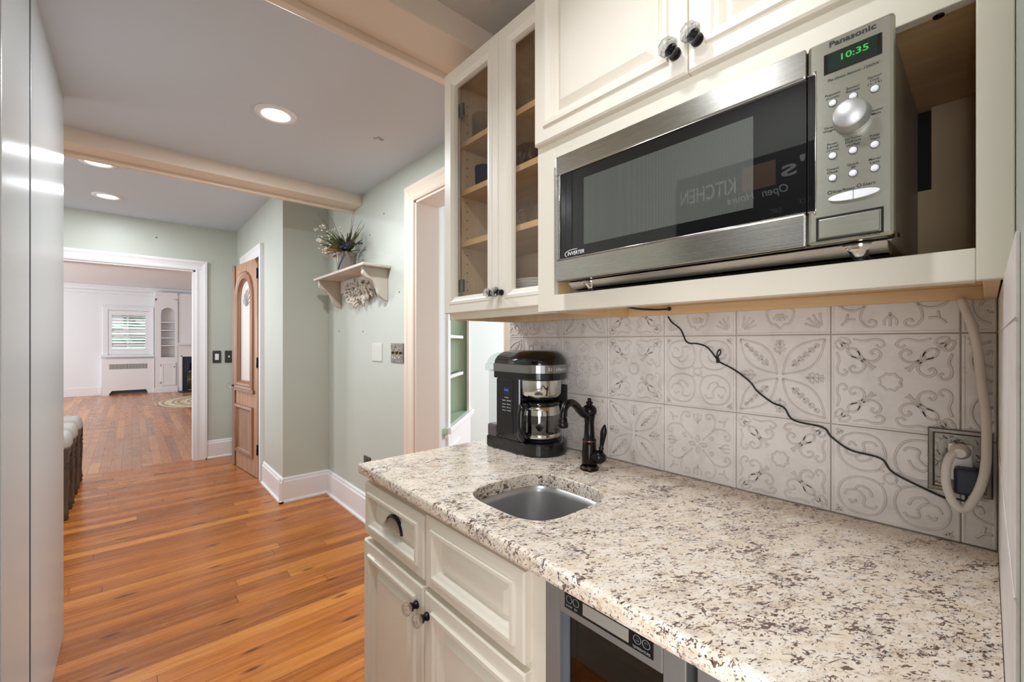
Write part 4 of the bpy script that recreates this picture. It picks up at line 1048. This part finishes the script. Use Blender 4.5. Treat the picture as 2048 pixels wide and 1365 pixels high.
# ------------------------------------------------------------------ beverage cooler
t = thing('wine_cooler', 'grey two door wine cooler under the granite counter', 'wine cooler', (0.85,0.27,0))
m = MB(); m.box(0.60,0.512,0.06,1.15,0.529,0.876); m.box(0.60,0.006,0.06,1.15,0.022,0.876); m.box(0.60,0.022,0.06,1.15,0.512,0.09); m.box(0.60,0.022,0.85,1.15,0.512,0.876); m.box(1.12,0.022,0.09,1.15,0.512,0.85); m.box(0.64,0.01,0.0,1.1,0.525,0.06)
m.box(0.602,0.252,0.09,1.12,0.268,0.85)
m.build('cabinet_body', M['black_matt'], t)
for i, (a_, b_) in enumerate(((0.270,0.5315),(0.006,0.2555))):
    m = MB(); m.box(0.556,b_-0.034,0.07,0.600,b_,0.8775); m.box(0.556,a_,0.07,0.600,a_+0.034,0.8775); m.box(0.556,a_+0.034,0.832,0.600,b_-0.034,0.8775); m.box(0.556,a_+0.034,0.07,0.600,b_-0.034,0.11)
    dr = m.build('door', M['fridge_grey'], t, bevel=0.002)
    B(0.566,a_+0.03,0.105,0.578,b_-0.03,0.837).build('glass_pane', M['pane_fridge'], dr)
    m = MB(); m.box(0.563,b_-0.050,0.11,0.566,b_-0.034,0.832); m.build('inner_border', M['gasket'], dr)
    c0, c1 = (0.318,0.485) if i == 0 else (0.055,0.222)
    pn = B(0.5545,c0,0.8445,0.5575,c1,0.8745).build('control_strip', M['black'], dr, bevel=0.001)
    B(0.5538,c0+0.040,0.8495,0.5548,c1-0.040,0.8695).build('status_display', plain('pale_display', srgb(150,146,136), 0.12), pn, bevel=0.003)
    for y in (c1-0.011,c1-0.0255,c0+0.0255,c0+0.011):
        m = MB(); m.tube([(0.5542,y+0.0062*math.cos(2*PI*k/14),0.8620+0.0062*math.sin(2*PI*k/14)) for k in range(14)], 0.0005, 4, closed=True)
        if y < c0+0.03:
            s_ = 1 if y > c0+0.02 else -1
            m.tube([(0.5542,y+0.003,0.862-0.002*s_),(0.5542,y,0.862+0.003*s_),(0.5542,y-0.003,0.862-0.002*s_)], 0.0004, 4, closed=True)
        m.build('touch_button', M['lettering_grey'], pn)
    text('ON/OFF', 'lettering', (0.5543,c1-0.004,0.8492), mY, pZ, 0.014, 0.0032, M['lettering_grey'], pn)
    text('SET', 'lettering', (0.5543,c1-0.022,0.8492), mY, pZ, 0.007, 0.0032, M['lettering_grey'], pn)
    text('TEMPERATURE', 'lettering', (0.5543,c0+0.033,0.8482), mY, pZ, 0.029, 0.0038, M['lettering_grey'], pn)
for k in range(5):
    z = 0.20+0.125*k
    m = MB()
    for j in range(6): m.box(0.62+0.07*j,0.275,z,0.65+0.07*j,0.508,z+0.012)
    m.box(0.600,0.275,z-0.004,0.615,0.508,z+0.022); m.m = 1; m.box(0.598,0.276,z+0.022,0.602,0.507,z+0.026)
    m.build('wine_rack', [M['oak_edge'], M['chrome']], t)

# ------------------------------------------------------------------ hall shelf with brackets
t = thing('wall_shelf', 'whitewashed carved wooden shelf on the sage wall', 'shelf', (1.2,3.1,1.787))
B(1.078,2.615,1.787,XW,3.585,1.806).build('board', M['shelf_white'], t, bevel=0.004)
B(1.254,2.72,1.69,1.268,3.48,1.787).build('back_rail', M['shelf_white'], t, bevel=0.003)
for yb_ in (2.655,3.50):
    pr = [(0.0,0.0),(-0.172,0.0),(-0.172,-0.018)] + [(p.x,p.y) for p in cat([(-0.168,-0.022,0),(-0.172,-0.045,0),(-0.150,-0.070,0),(-0.110,-0.085,0),(-0.082,-0.125,0),(-0.066,-0.170,0),(-0.035,-0.200,0),(0.0,-0.214,0)],5)]
    m = MB(); m.prism([(XW-0.001+a,yb_,1.787+b) for a,b in pr], (0,0.03,0)); m.build('bracket', M['shelf_white'], t, bevel=0.003)
m = MB(); rr = random.Random(3)
for k in range(84):
    y = 3.08+rr.uniform(-0.25,0.25); z = 1.675+rr.uniform(-0.095,0.075)*(1-abs(y-3.08)*2.2)
    a = math.atan2(z-1.70, y-3.075)+rr.uniform(-0.6,0.6); ln = rr.uniform(0.03,0.055)
    m.tube(cat([(1.250,y,z),(1.232,y+ln*0.5*math.cos(a),z+ln*0.5*math.sin(a)),(1.240,y+ln*math.cos(a+0.4),z+ln*math.sin(a+0.4))],4), [0.007,0.009,0.0095,0.0095,0.009,0.008,0.007,0.005,0.003], 7)
for k in range(46): m.ball((1.238+rr.uniform(-.01,.01),3.08+rr.uniform(-.19,.19),1.675+rr.uniform(-.075,.06)), rr.uniform(0.010,0.017), 8)
m.build('carved_applique', M['shelf_white'], t)

# ------------------------------------------------------------------ crock with dried flowers
PX, PY, PZ_ = 1.172, 3.13, 1.8065
t = thing('flower_pot', 'grey stoneware crock of dried flowers and grasses on the shelf', 'flower pot', (PX,PY,PZ_))
m = MB(); m.lathe([(0.058,0),(0.062,0.004),(0.066,0.05),(0.069,0.125),(0.073,0.130),(0.074,0.142),(0.072,0.148),(0.064,0.148),(0.060,0.13),(0.0001,0.125)], (PX,PY,PZ_), seg=36)
pot = m.build('crock', M['crock'], t)
m = MB()
for k in range(9):
    a = math.radians(196+k*5); zz = 0.03+0.011*k
    for s_ in (1,-1): m.ball((PX+0.0675*math.cos(a+0.05*s_), PY+0.0675*math.sin(a+0.05*s_), PZ_+zz+0.004*s_), 0.006, 6)
m.build('painted_sprig', M['crock_blue'], pot)
rr = random.Random(11)
top = Vector((PX,PY,PZ_+0.14))
def blade(m, dirv, ln, r0, droop=0.3, n=8):
    d0 = Vector(dirv).normalized(); pts = []
    for i in range(n+1):
        f = i/n; pts.append(top+Vector((rr.uniform(-.002,.002),rr.uniform(-.002,.002),0))+d0*ln*f+Vector((0,0,-droop*ln*f*f)))
    for q in pts:
        if q.x > XW-0.012: q.x = XW-0.012
    m.tube(pts, [r0*(1-0.85*i/n)+0.0006 for i in range(n+1)], 5, flat=None); return pts
m = MB()
for k in range(80): blade(m, (rr.uniform(-1.0,0.35), rr.uniform(-1.0,1.0), rr.uniform(0.3,1.2)), rr.uniform(0.12,0.25), 0.010, rr.uniform(0.1,0.4))
x = m.build('foliage', M['leaf_dark'], t); x['kind'] = 'stuff'
m = MB()
for k in range(30): blade(m, (rr.uniform(-0.8,0.3), rr.uniform(-0.7,1.1), rr.uniform(0.2,1.1)), rr.uniform(0.14,0.27), 0.006, rr.uniform(0.0,0.4))
x = m.build('olive_blades', M['leaf_olive'], t); x['kind'] = 'stuff'
m = MB()
for k in range(20): blade(m, (rr.uniform(-0.9,0.1), rr.uniform(-0.2,1.0), rr.uniform(0.1,0.7)), rr.uniform(0.08,0.17), 0.012, 0.4)
x = m.build('rust_leaves', M['leaf_rust'], t); x['kind'] = 'stuff'
m = MB()
for dv, ln in (((-0.5,0.2,1),0.42),((-0.25,0.5,1),0.40),((-0.4,0.8,1.1),0.44),((0.15,-0.5,0.9),0.34),((-0.1,-0.8,1.0),0.36),((-0.6,0.6,0.9),0.36),((-0.3,0.35,1.2),0.50),((0.05,-0.3,1.0),0.30),((-0.2,-1.0,0.4),0.32),((-0.5,0.9,0.7),0.34)):
    blade(m, dv, ln, 0.0022, rr.uniform(0.0,0.25))
x = m.build('twigs', M['twig'], t); x['kind'] = 'stuff'
m = MB()
for k in range(16):
    pts = blade(m, (rr.uniform(-0.7,0.2), rr.uniform(-1.0,0.8), rr.uniform(0.5,1.0)), rr.uniform(0.16,0.24), 0.002, 0.45)
    for q in pts[4:]:
        for j in range(3): m.ball(q+Vector((rr.uniform(-.007,.007),rr.uniform(-.007,.007),rr.uniform(-.006,.006))), 0.0055, 6)
x = m.build('lavender_spikes', M['leaf_blue'], t); x['kind'] = 'stuff'
m = MB()
for k in range(30):
    c0 = top + Vector((rr.uniform(-0.17,-0.02), rr.uniform(0.0,0.20), rr.uniform(0.0,0.19)))
    for j in range(8): m.ball(c0+Vector((rr.uniform(-.016,.016),rr.uniform(-.016,.016),rr.uniform(-.016,.016))), rr.uniform(0.0035,0.006), 6)
x = m.build('blossoms', M['blossom'], t); x['kind'] = 'stuff'

# ------------------------------------------------------------------ switch plates and wall bits
def plate(name, label, x, y0, y1, z0, z1, mat, n, parts, group=None):
    t = thing(name, label, 'switch', (x,(y0+y1)/2,(z0+z1)/2), group)
    m = MB(); m.panel((x,y1,z0), mY, pZ, mX, y1-y0, z1-z0, [(0,0),(0,0.004),(0.003,0.007),(0.006,0.007)]); m.build('plate', mat, t)
    return t
t = plate('switch_plate', 'ivory blank wall plate below the shelf', XW, 2.74,2.90,1.168,1.292, M['ivory_plate'], 0, None)
for y in (2.78,2.86):
    for z in (1.185,1.275): MB().lathe([(0.004,0),(0.003,0.0015),(0.0001,0.002)], (XW-0.007,y,z), mX, 8).build('screw', M['plastic_white'], t)
t = plate('switch_plate', 'ornate pewter triple switch plate beside the beige casing', XW, 2.435,2.605,1.168,1.292, M['pewter'], 0, None)
m = MB(); rr = random.Random(5)
for k in range(60):
    y = rr.uniform(2.445,2.595); z = rr.uniform(1.176,1.284)
    if abs(z-1.23) < 0.014: continue
    m.tube(cat([(XW-0.0075,y,z),(XW-0.0085,y+rr.uniform(-.012,.012),z+rr.uniform(-.01,.01)),(XW-0.0075,y+rr.uniform(-.012,.012),z+rr.uniform(-.012,.012))],3), 0.0022, 5)
m.build('ornament', M['chrome'], t)
for y in (2.47,2.52,2.57): MB().box(XW-0.020,y-0.005,1.224,XW-0.006,y+0.005,1.240).build('toggle', M['brass'], t, bevel=0.001)
t = thing('wall_outlet', 'dark outlet plate low on the sage wall by the counter corner', 'outlet', (XW,2.98,0.42)); 
B(XW-0.008,2.93,0.358,XW,3.04,0.475).build('plate', M['dark_plate'], t, bevel=0.003)
B(XW-0.011,2.965,0.38,XW-0.006,3.005,0.452).build('receptacle', M['black_matt'], t, bevel=0.002)
def far_plate(label, x0_, x1_, rocker):
    t = thing('switch_plate', label, 'switch', ((x0_+x1_)/2,YF,1.135))
    B(x0_,YF-0.008,1.066,x1_,YF,1.204).build('plate', M['dark_plate'], t, bevel=0.004)
    xc = (x0_+x1_)/2
    if rocker: B(xc-0.018,YF-0.014,1.10,xc+0.018,YF-0.006,1.17).build('rocker', M['plastic_white'], t, bevel=0.002)
    else: B(xc-0.006,YF-0.022,1.125,xc+0.006,YF-0.006,1.147).build('toggle', M['plastic_white'], t, bevel=0.002)
far_plate('dark switch plate with a white rocker beside the opening', 0.675,0.755,True)
far_plate('dark toggle switch plate beside the wooden door', 0.790,0.870,False)
m = MB()
for y, z in ((2.72,2.17),(2.95,2.07),(3.55,1.39),(3.07,1.38),(2.50,1.62)):
    m.lathe([(0.007,0),(0.005,0.002),(0.0001,0.003)], (XW,y,z), mX, 8)
m.lathe([(0.008,0),(0.0001,0.003)], (0.19,YF,2.40), mY, 8)
struct(m.build('trim_11', plain('filled_nail_holes', srgb(120,118,112), 0.7)), 'old screw anchors left in the sage walls')
m = MB()
for dx, dy, r_ in ((0,0,0.012),(0.02,0.012,0.014),(-0.012,0.02,0.01)): m.lathe([(r_,0),(r_*0.6,-0.002),(0.0001,-0.002)], (0.98+dx,2.16+dy,ZM), seg=10)
struct(m.build('trim_12', M['stone_mark']), 'small patched spot on the middle ceiling')

# ------------------------------------------------------------------ corner hutch beyond the doorway
t = thing('corner_hutch', 'white corner hutch with green inside and scalloped shelves beyond the doorway', 'hutch', (1.6,2.8,0))
P1, P2 = Vector((1.58,2.44,0)), Vector((2.16,2.98,0)); dv = (P2-P1).normalized(); nv = Vector((dv.y,-dv.x,0))
m = MB(); m.box(1.415,2.42,0.72,1.425,2.99,2.25); m.box(1.425,2.98,0.72,2.15,2.99,2.25); m.build('inner_back', M['hutch_green'], t)
m = MB(); m.prism([(1.415,2.40,0.69),(1.57,2.40,0.69),(P2.x,2.95,0.69),(P2.x,2.99,0.69),(1.415,2.99,0.69)], (0,0,0.03)); ct2 = m.build('counter', M['hutch_green'], t)
m = MB(); m.obox(P1+Vector((0,0,0.685))-dv*0.03, dv, nv, pZ, 0.85, 0.045, 0.04); m.obox(P1+Vector((0,0,0.655))-dv*0.03, dv, nv, pZ, 0.85, 0.025, 0.03); m.build('counter_edge', M['white'], t, bevel=0.006)
m = MB(); m.prism([(1.426,2.402,0),(1.426,2.419,0),(P1.x,P1.y+0.012,0),(P1.x,P1.y-0.004,0)], (0,0,2.27)); m.build('side_panel', M['side_room'], t)
m = MB(); m.obox(P1, dv, nv, pZ, 0.79, 0.02, 0.655); m.obox(P1+Vector((0,0,0.10)), dv, nv, pZ, 0.35, 0.032, 0.48); m.build('lower_front', M['white'], t, bevel=0.004)
m = MB(); m.obox(P1+Vector((0,0,0.72)), dv, nv, pZ, 0.06, 0.02, 1.55); m.build('stile', M['white'], t, bevel=0.003)
m = MB(); m.obox(P1+dv*0.72+Vector((0,0,0.72)), dv, nv, pZ, 0.07, 0.02, 1.55); m.build('stile', M['beige_cool'], t, bevel=0.003)
for z in (1.03,1.33,1.66,1.98):
    a_ = P1+dv*0.06-nv*0.06; b_ = P1+dv*0.72-nv*0.06
    m = MB(); m.prism([(1.425,2.425,z),(a_.x,a_.y,z),(b_.x,b_.y,z),(b_.x,2.98,z),(1.425,2.98,z)], (0,0,0.025))
    for i in range(9):
        q = a_+dv*(0.66*(i+0.5)/9); m.lathe([(0.036,0.0),(0.038,0.005),(0.038,0.02),(0.036,0.025)], (q.x,q.y,z), seg=16)
    m.build('scalloped_shelf', M['white'], t)

# window in the side room wall strip next to the jamb
m = MB(); m.box(1.425,2.33,0,1.47,2.40,2.2); m.box(1.47,2.36,0,1.50,2.40,2.2)
struct(m.build('trim_13', M['white'], bevel=0.004), 'white casing strip just inside the doorway')

# ------------------------------------------------------------------ stools
def stool(y, label):
    x = -0.56
    t = thing('counter_stool', label, 'stool', (x,y,0), 'upholstered counter stools in a row')
    w, dpt = 0.215, 0.165
    for sx in (-1,1):
        for sy in (-1,1):
            px_, py_ = x+sx*(w-0.025), y+sy*(dpt-0.025)
            m = MB(); m.box(px_-0.026,py_-0.026,0.42,px_+0.026,py_+0.026,0.52)
            m.lathe([(0.018,0.0),(0.026,0.012),(0.022,0.03),(0.028,0.05),(0.024,0.065),(0.020,0.12),(0.026,0.30),(0.028,0.36),(0.022,0.375),(0.030,0.39),(0.024,0.405),(0.026,0.42)], (px_,py_,0), seg=14)
            m.build('leg', M['stool_wood'], t)
    m = MB(); m.box(x-w+0.03,y-dpt+0.004,0.45,x+w-0.03,y-dpt+0.028,0.52); m.box(x-w+0.03,y+dpt-0.028,0.45,x+w-0.03,y+dpt-0.004,0.52)
    m.box(x-w+0.004,y-dpt+0.03,0.45,x-w+0.028,y+dpt-0.03,0.52); m.box(x+w-0.028,y-dpt+0.03,0.45,x+w-0.004,y+dpt-0.03,0.52)
    m.build('apron', M['stool_wood'], t, bevel=0.003)
    for sy in (-1,1): B(x-w+0.03,y+sy*(dpt-0.025)-0.012,0.16,x+w-0.03,y+sy*(dpt-0.025)+0.012,0.195).build('stretcher', M['stool_wood'], t, bevel=0.003)
    for sx in (-1,1): B(x+sx*(w-0.025)-0.012,y-dpt+0.03,0.20,x+sx*(w-0.025)+0.012,y+dpt-0.03,0.235).build('stretcher', M['stool_wood'], t, bevel=0.003)
    m = MB(); L = []
    for i in range(9):
        a = PI/2*i/8; k = 1-0.16*(1-math.cos(a)); L.append([Vector((x+p*(w+0.006)*k, y+q*(dpt+0.006)*k, 0.535+0.085*math.sin(a))) for p,q in [(math.copysign(abs(math.cos(b))**0.35,math.cos(b)), math.copysign(abs(math.sin(b))**0.35,math.sin(b))) for b in [2*PI*j/40 for j in range(40)]]])
    L.insert(0, [Vector((v_.x,v_.y,0.52)) for v_ in L[0]])
    m.rings(L, True, True, smooth=True); m.build('seat_cushion', M['linen'], t)
    return t
s0 = stool(4.63, 'grey linen counter stool nearest the camera beside the left panel')
for i, (dy, lab) in enumerate(((0.415,'grey linen counter stool in the middle of the row'),(0.88,'grey linen counter stool farthest away in the row'))):
    c = copy_tree(s0); c.location.y += dy; c['label'] = lab

# ------------------------------------------------------------------ living room
# window with shutters
t = sthing('window_1', (-0.08,YL,1.5), 'shuttered window above the radiator cover')
m = MB(); m.box(-0.54,YL-0.03,0.985,-0.44,YL,2.19); m.box(0.33,YL-0.03,0.985,0.42,YL,2.19); m.box(-0.44,YL-0.0295,2.10,0.33,YL,2.19); m.box(-0.56,YL-0.045,2.19,0.435,YL,2.22)
m.build('window_casing', M['living_wall'], t, bevel=0.006)
B(-0.58,YL-0.13,0.925,0.433,YL,0.985).build('window_sill', M['white'], t, bevel=0.01)
m = MB(); m.box(-0.44,YL-0.02,1.0,-0.37,YL+0.02,2.09); m.box(0.255,YL-0.02,1.0,0.33,YL+0.02,2.09); m.box(-0.37,YL-0.0195,1.0,0.255,YL+0.02,1.13); m.box(-0.37,YL-0.0195,1.98,0.255,YL+0.02,2.09)
sh = m.build('shutter_frame', M['living_wall'], t, bevel=0.003)
for k in range(12):
    z = 1.155+k*0.072; a = math.radians(38 if k not in (1,4,6) else 72)
    c_, s_ = math.cos(a)*0.034, math.sin(a)*0.034
    m = MB(); m.prism([(-0.37,YL-c_,z-s_),(-0.37,YL-c_-0.004,z-s_+0.006),(-0.37,YL+c_,z+s_),(-0.37,YL+c_+0.004,z+s_-0.006)], (0.625,0,0)); m.build('louver', M['living_wall'], sh)
m = MB(); m.box(-0.44,YL+0.10,1.02,0.33,YL+0.105,2.10); m.build('glass_pane', M['pane'], t)
m = MB(); m.box(-0.44,YL+0.09,1.55,0.33,YL+0.12,1.59); m.box(-0.095,YL+0.09,1.02,-0.065,YL+0.12,2.10); m.build('sash', M['white'], t)
# outdoors behind the window: pale bright foliage backdrop of real depth
m = MB(); rr = random.Random(9)
for k in range(130): m.ball((rr.uniform(-1.4,1.2),YL+rr.uniform(1.6,2.6),rr.uniform(0.05,2.6)**1.0), rr.uniform(0.10,0.26), 7)
x = m.build('garden_shrub', plain('garden_leaves', srgb(120,150,130), 0.8, var=0.2)); tag(x, 'blurred green shrubs outside the shuttered window', 'shrub'); x['kind'] = 'stuff'
# radiator cover
t = thing('radiator_cover', 'white radiator cover with a vertical slot grille below the window', 'radiator cover', (-0.06,YL-0.1,0))
m = MB(); y_ = YL-0.16
m.box(-0.55,y_,0.0,-0.42,YL-0.001,0.88); m.box(0.30,y_,0.0,0.43,YL-0.001,0.88); m.box(-0.42,y_,0.76,0.30,YL-0.001,0.88); m.box(-0.42,y_,0.10,0.30,y_+0.03,0.63)
m.prism([(-0.42,y_,0.10),(-0.42,y_,0.03),(-0.40,y_,0.05),(-0.37,y_,0.10)], (0,0.03,0)); m.prism([(0.30,y_,0.10),(0.27,y_,0.10),(0.29,y_,0.05),(0.30,y_,0.03)], (0,0.03,0))
m.build('cover', M['white'], t)
m = MB()
for k in range(30): x = -0.415+k*0.0243; m.box(x,y_,0.63,x+0.011,y_+0.025,0.76)
m.build('grille', M['white'], t)
B(-0.42,y_+0.03,0.04,0.30,YL-0.02,0.75).build('radiator_core', plain('dark_radiator', srgb(48,58,52), 0.6), t)
# bookcase with arched niche
YN = 14.28
t = thing('bookcase', 'white built in bookcase with an arched niche beside the mantel', 'bookcase', (0.66,14.35,0))
ax0, ax1, az0, azs = 0.56, 0.845, 0.91, 2.06
def arch2(n=12):
    r_ = (ax1-ax0)/2; cx = (ax0+ax1)/2
    return [(ax0,az0),(ax1,az0)]+[(cx+r_*math.cos(PI*i/n), azs+r_*math.sin(PI*i/n)) for i in range(n+1)]
def arch2_out(n=12):
    cx = (ax0+ax1)/2; out = [(0.441,az0),(0.905,az0)]
    for i in range(n+1):
        a = PI*i/n; ca_, sa_ = math.cos(a), math.sin(a); k = min((0.905-cx if ca_ > 0 else cx-0.441)/max(abs(ca_),1e-6), (2.43-azs)/max(sa_,1e-6)); out.append((cx+k*ca_, azs+k*sa_))
    return out
m = MB(); Q = lambda L, y: [Vector((a, y, b)) for a, b in L]
m.rings([Q(arch2_out(),YN), Q(arch2(),YN), Q(arch2(),YN+0.20)], False, True)
m.box(0.441,YN,0.12,0.905,YN+0.21,az0); m.box(0.434,YN-0.012,0.0,0.905,YN+0.21,0.12); m.box(0.4405,YN+0.001,az0,0.446,YN+0.21,2.43)
m.box(0.441,YN,2.43,0.905,YN+0.21,2.52)
m.build('case', M['white'], t)
B(0.435,YN-0.03,2.52,0.905,YN+0.21,2.60).build('cornice', M['white'], t, bevel=0.01)
for z in (1.20,1.40,1.60,1.81): B(ax0,YN+0.005,z,ax1,YN+0.19,z+0.022).build('shelf', M['white'], t)
m = MB(); m.panel((0.555,YN,0.17), pX, pZ, mY, 0.31, 0.60, [(0,0),(0,0.016),(0.003,0.018),(0.05,0.018),(0.056,0.012)]); dd = m.build('door', M['white'], t)
MB().lathe([(0.008,0),(0.014,0.02),(0.0001,0.03)], (0.825,YN-0.018,0.66), mY, 10).build('knob', M['dark_plate'], dd)
for z in (0.25,0.70): B(0.552,YN-0.022,z-0.03,0.562,YN,z+0.03).build('hinge', M['dark_plate'], dd)
# fireplace
t = thing('fireplace', 'white mantel fireplace with navy surround at the right of the bookcase', 'fireplace', (1.6,14.35,0))
m = MB(); m.box(0.908,YN+0.02,1.27,2.5,YN+0.21,2.60); m.box(0.908,YN+0.0,2.50,2.5,YN+0.02,2.60)
for x in (1.18,1.5,1.82,2.14): m.box(x,YN+0.012,1.27,x+0.012,YN+0.021,2.5)
m.build('overmantel', M['white'], t, bevel=0.003)
B(0.908,YN-0.14,1.225,2.5,YN+0.18,1.27).build('mantel_shelf', M['white'], t, bevel=0.008)
m = MB(); m.box(0.908,YN+0.005,0.0,1.0,YN+0.2,1.225); m.box(1.0,YN+0.005,0.935,2.3,YN+0.2,1.225); m.box(2.3,YN+0.005,0,2.5,YN+0.2,1.225); m.box(0.96,YN-0.012,0.0,1.0,YN+0.01,0.945); m.box(0.96,YN-0.012,0.915,2.3,YN+0.01,0.945)
m.build('surround', M['white'], t, bevel=0.004)
m = MB(); m.box(1.0,YN+0.015,0.0,1.16,YN+0.2,0.915); m.box(1.16,YN+0.015,0.74,2.1,YN+0.2,0.915); m.box(2.1,YN+0.015,0,2.3,YN+0.2,0.915); m.build('slate_facing', M['slate_navy'], t, bevel=0.002)
B(1.16,YN+0.20,0,2.1,YN+0.212,0.74).build('firebox', M['black_dark'], t)
B(0.908,YN-0.50,0.0,2.6,YN-0.014,0.012).build('hearth', M['slate_navy'], t)
t = thing('fireplace_screen', 'antique brass fireplace screen in front of the firebox', 'fireplace screen', (1.5,YN-0.06,0.012))
m = MB()
for k in range(13):
    x = 1.115+k*0.036; zt = 0.50+0.012*k; m.tube([(x,YN-0.05,0.014),(x,YN-0.05,zt)], 0.0075, 6)
m.tube([(1.115,YN-0.05,0.50),(1.335,YN-0.05,0.575),(1.56,YN-0.05,0.66)], 0.012, 6); m.tube([(1.115,YN-0.05,0.03),(1.56,YN-0.05,0.03)], 0.012, 6); m.tube([(1.115,YN-0.05,0.30),(1.56,YN-0.05,0.36)], 0.007, 6)
m.build('frame', M['brass'], t)
B(1.12,YN-0.046,0.02,1.55,YN-0.044,0.50).build('mesh_panel', plain('dark_brass_mesh', srgb(78,72,50), 0.6, metal=0.5), t)
for k in range(4): MB().ball((1.16+k*0.10,YN-0.05,0.535+k*0.036), 0.018, 8).build('finial', M['brass'], t)
# rug
m = MB(); m.lathe([(1.05,0.0),(1.06,0.004),(1.05,0.010),(0.0001,0.010)], (0,0,0), seg=64)
o = m.build('oval_rug', M['rug']); o.location = (1.42,11.6,0.0005); o.scale = (1,1.2,1); tag(o, 'oval cream and brown braided rug on the living room floor', 'rug')

# ------------------------------------------------------------------ chalkboard style sign opposite the microwave (seen in its glass)
t = thing('wall_sign', 'black kitchen sign with white lettering reflected in the microwave window', 'sign', (-0.22,0.5,1.75))
B(-0.2255,0.12,1.50,-0.205,0.898,2.0).build('board', M['black_matt'], t, bevel=0.002)
ox = -0.2045
text('KITCHEN', 'lettering', (ox,0.655,1.885), pY, pZ, 0.225, 0.060, M['lettering_white'], t)
B(-0.2048,0.517,1.878,-0.2035,0.633,1.972).build('photo_square', plain('tan_print', srgb(170,130,104), 0.6), t)
text("'s", 'lettering', (ox,0.425,1.90), pY, pZ, 0.075, 0.060, M['lettering_white'], t)
text('Open', 'lettering', (ox,0.475,1.845), pY, (pZ+pY*0.2), 0.085, 0.030, M['lettering_white'], t)
text('Hours', 'lettering', (ox,0.59,1.845), pY, (pZ+pY*0.2), 0.095, 0.030, M['lettering_white'], t)
text('WED  THU  FRI', 'lettering', (ox,0.36,1.745), pY, pZ, 0.20, 0.016, M['lettering_grey'], t)
text('DEC', 'lettering', (ox,0.50,1.775), pY, pZ, 0.035, 0.016, M['lettering_grey'], t)
text('OCT', 'lettering', (ox,0.41,1.79), pY, pZ, 0.035, 0.016, M['lettering_grey'], t)
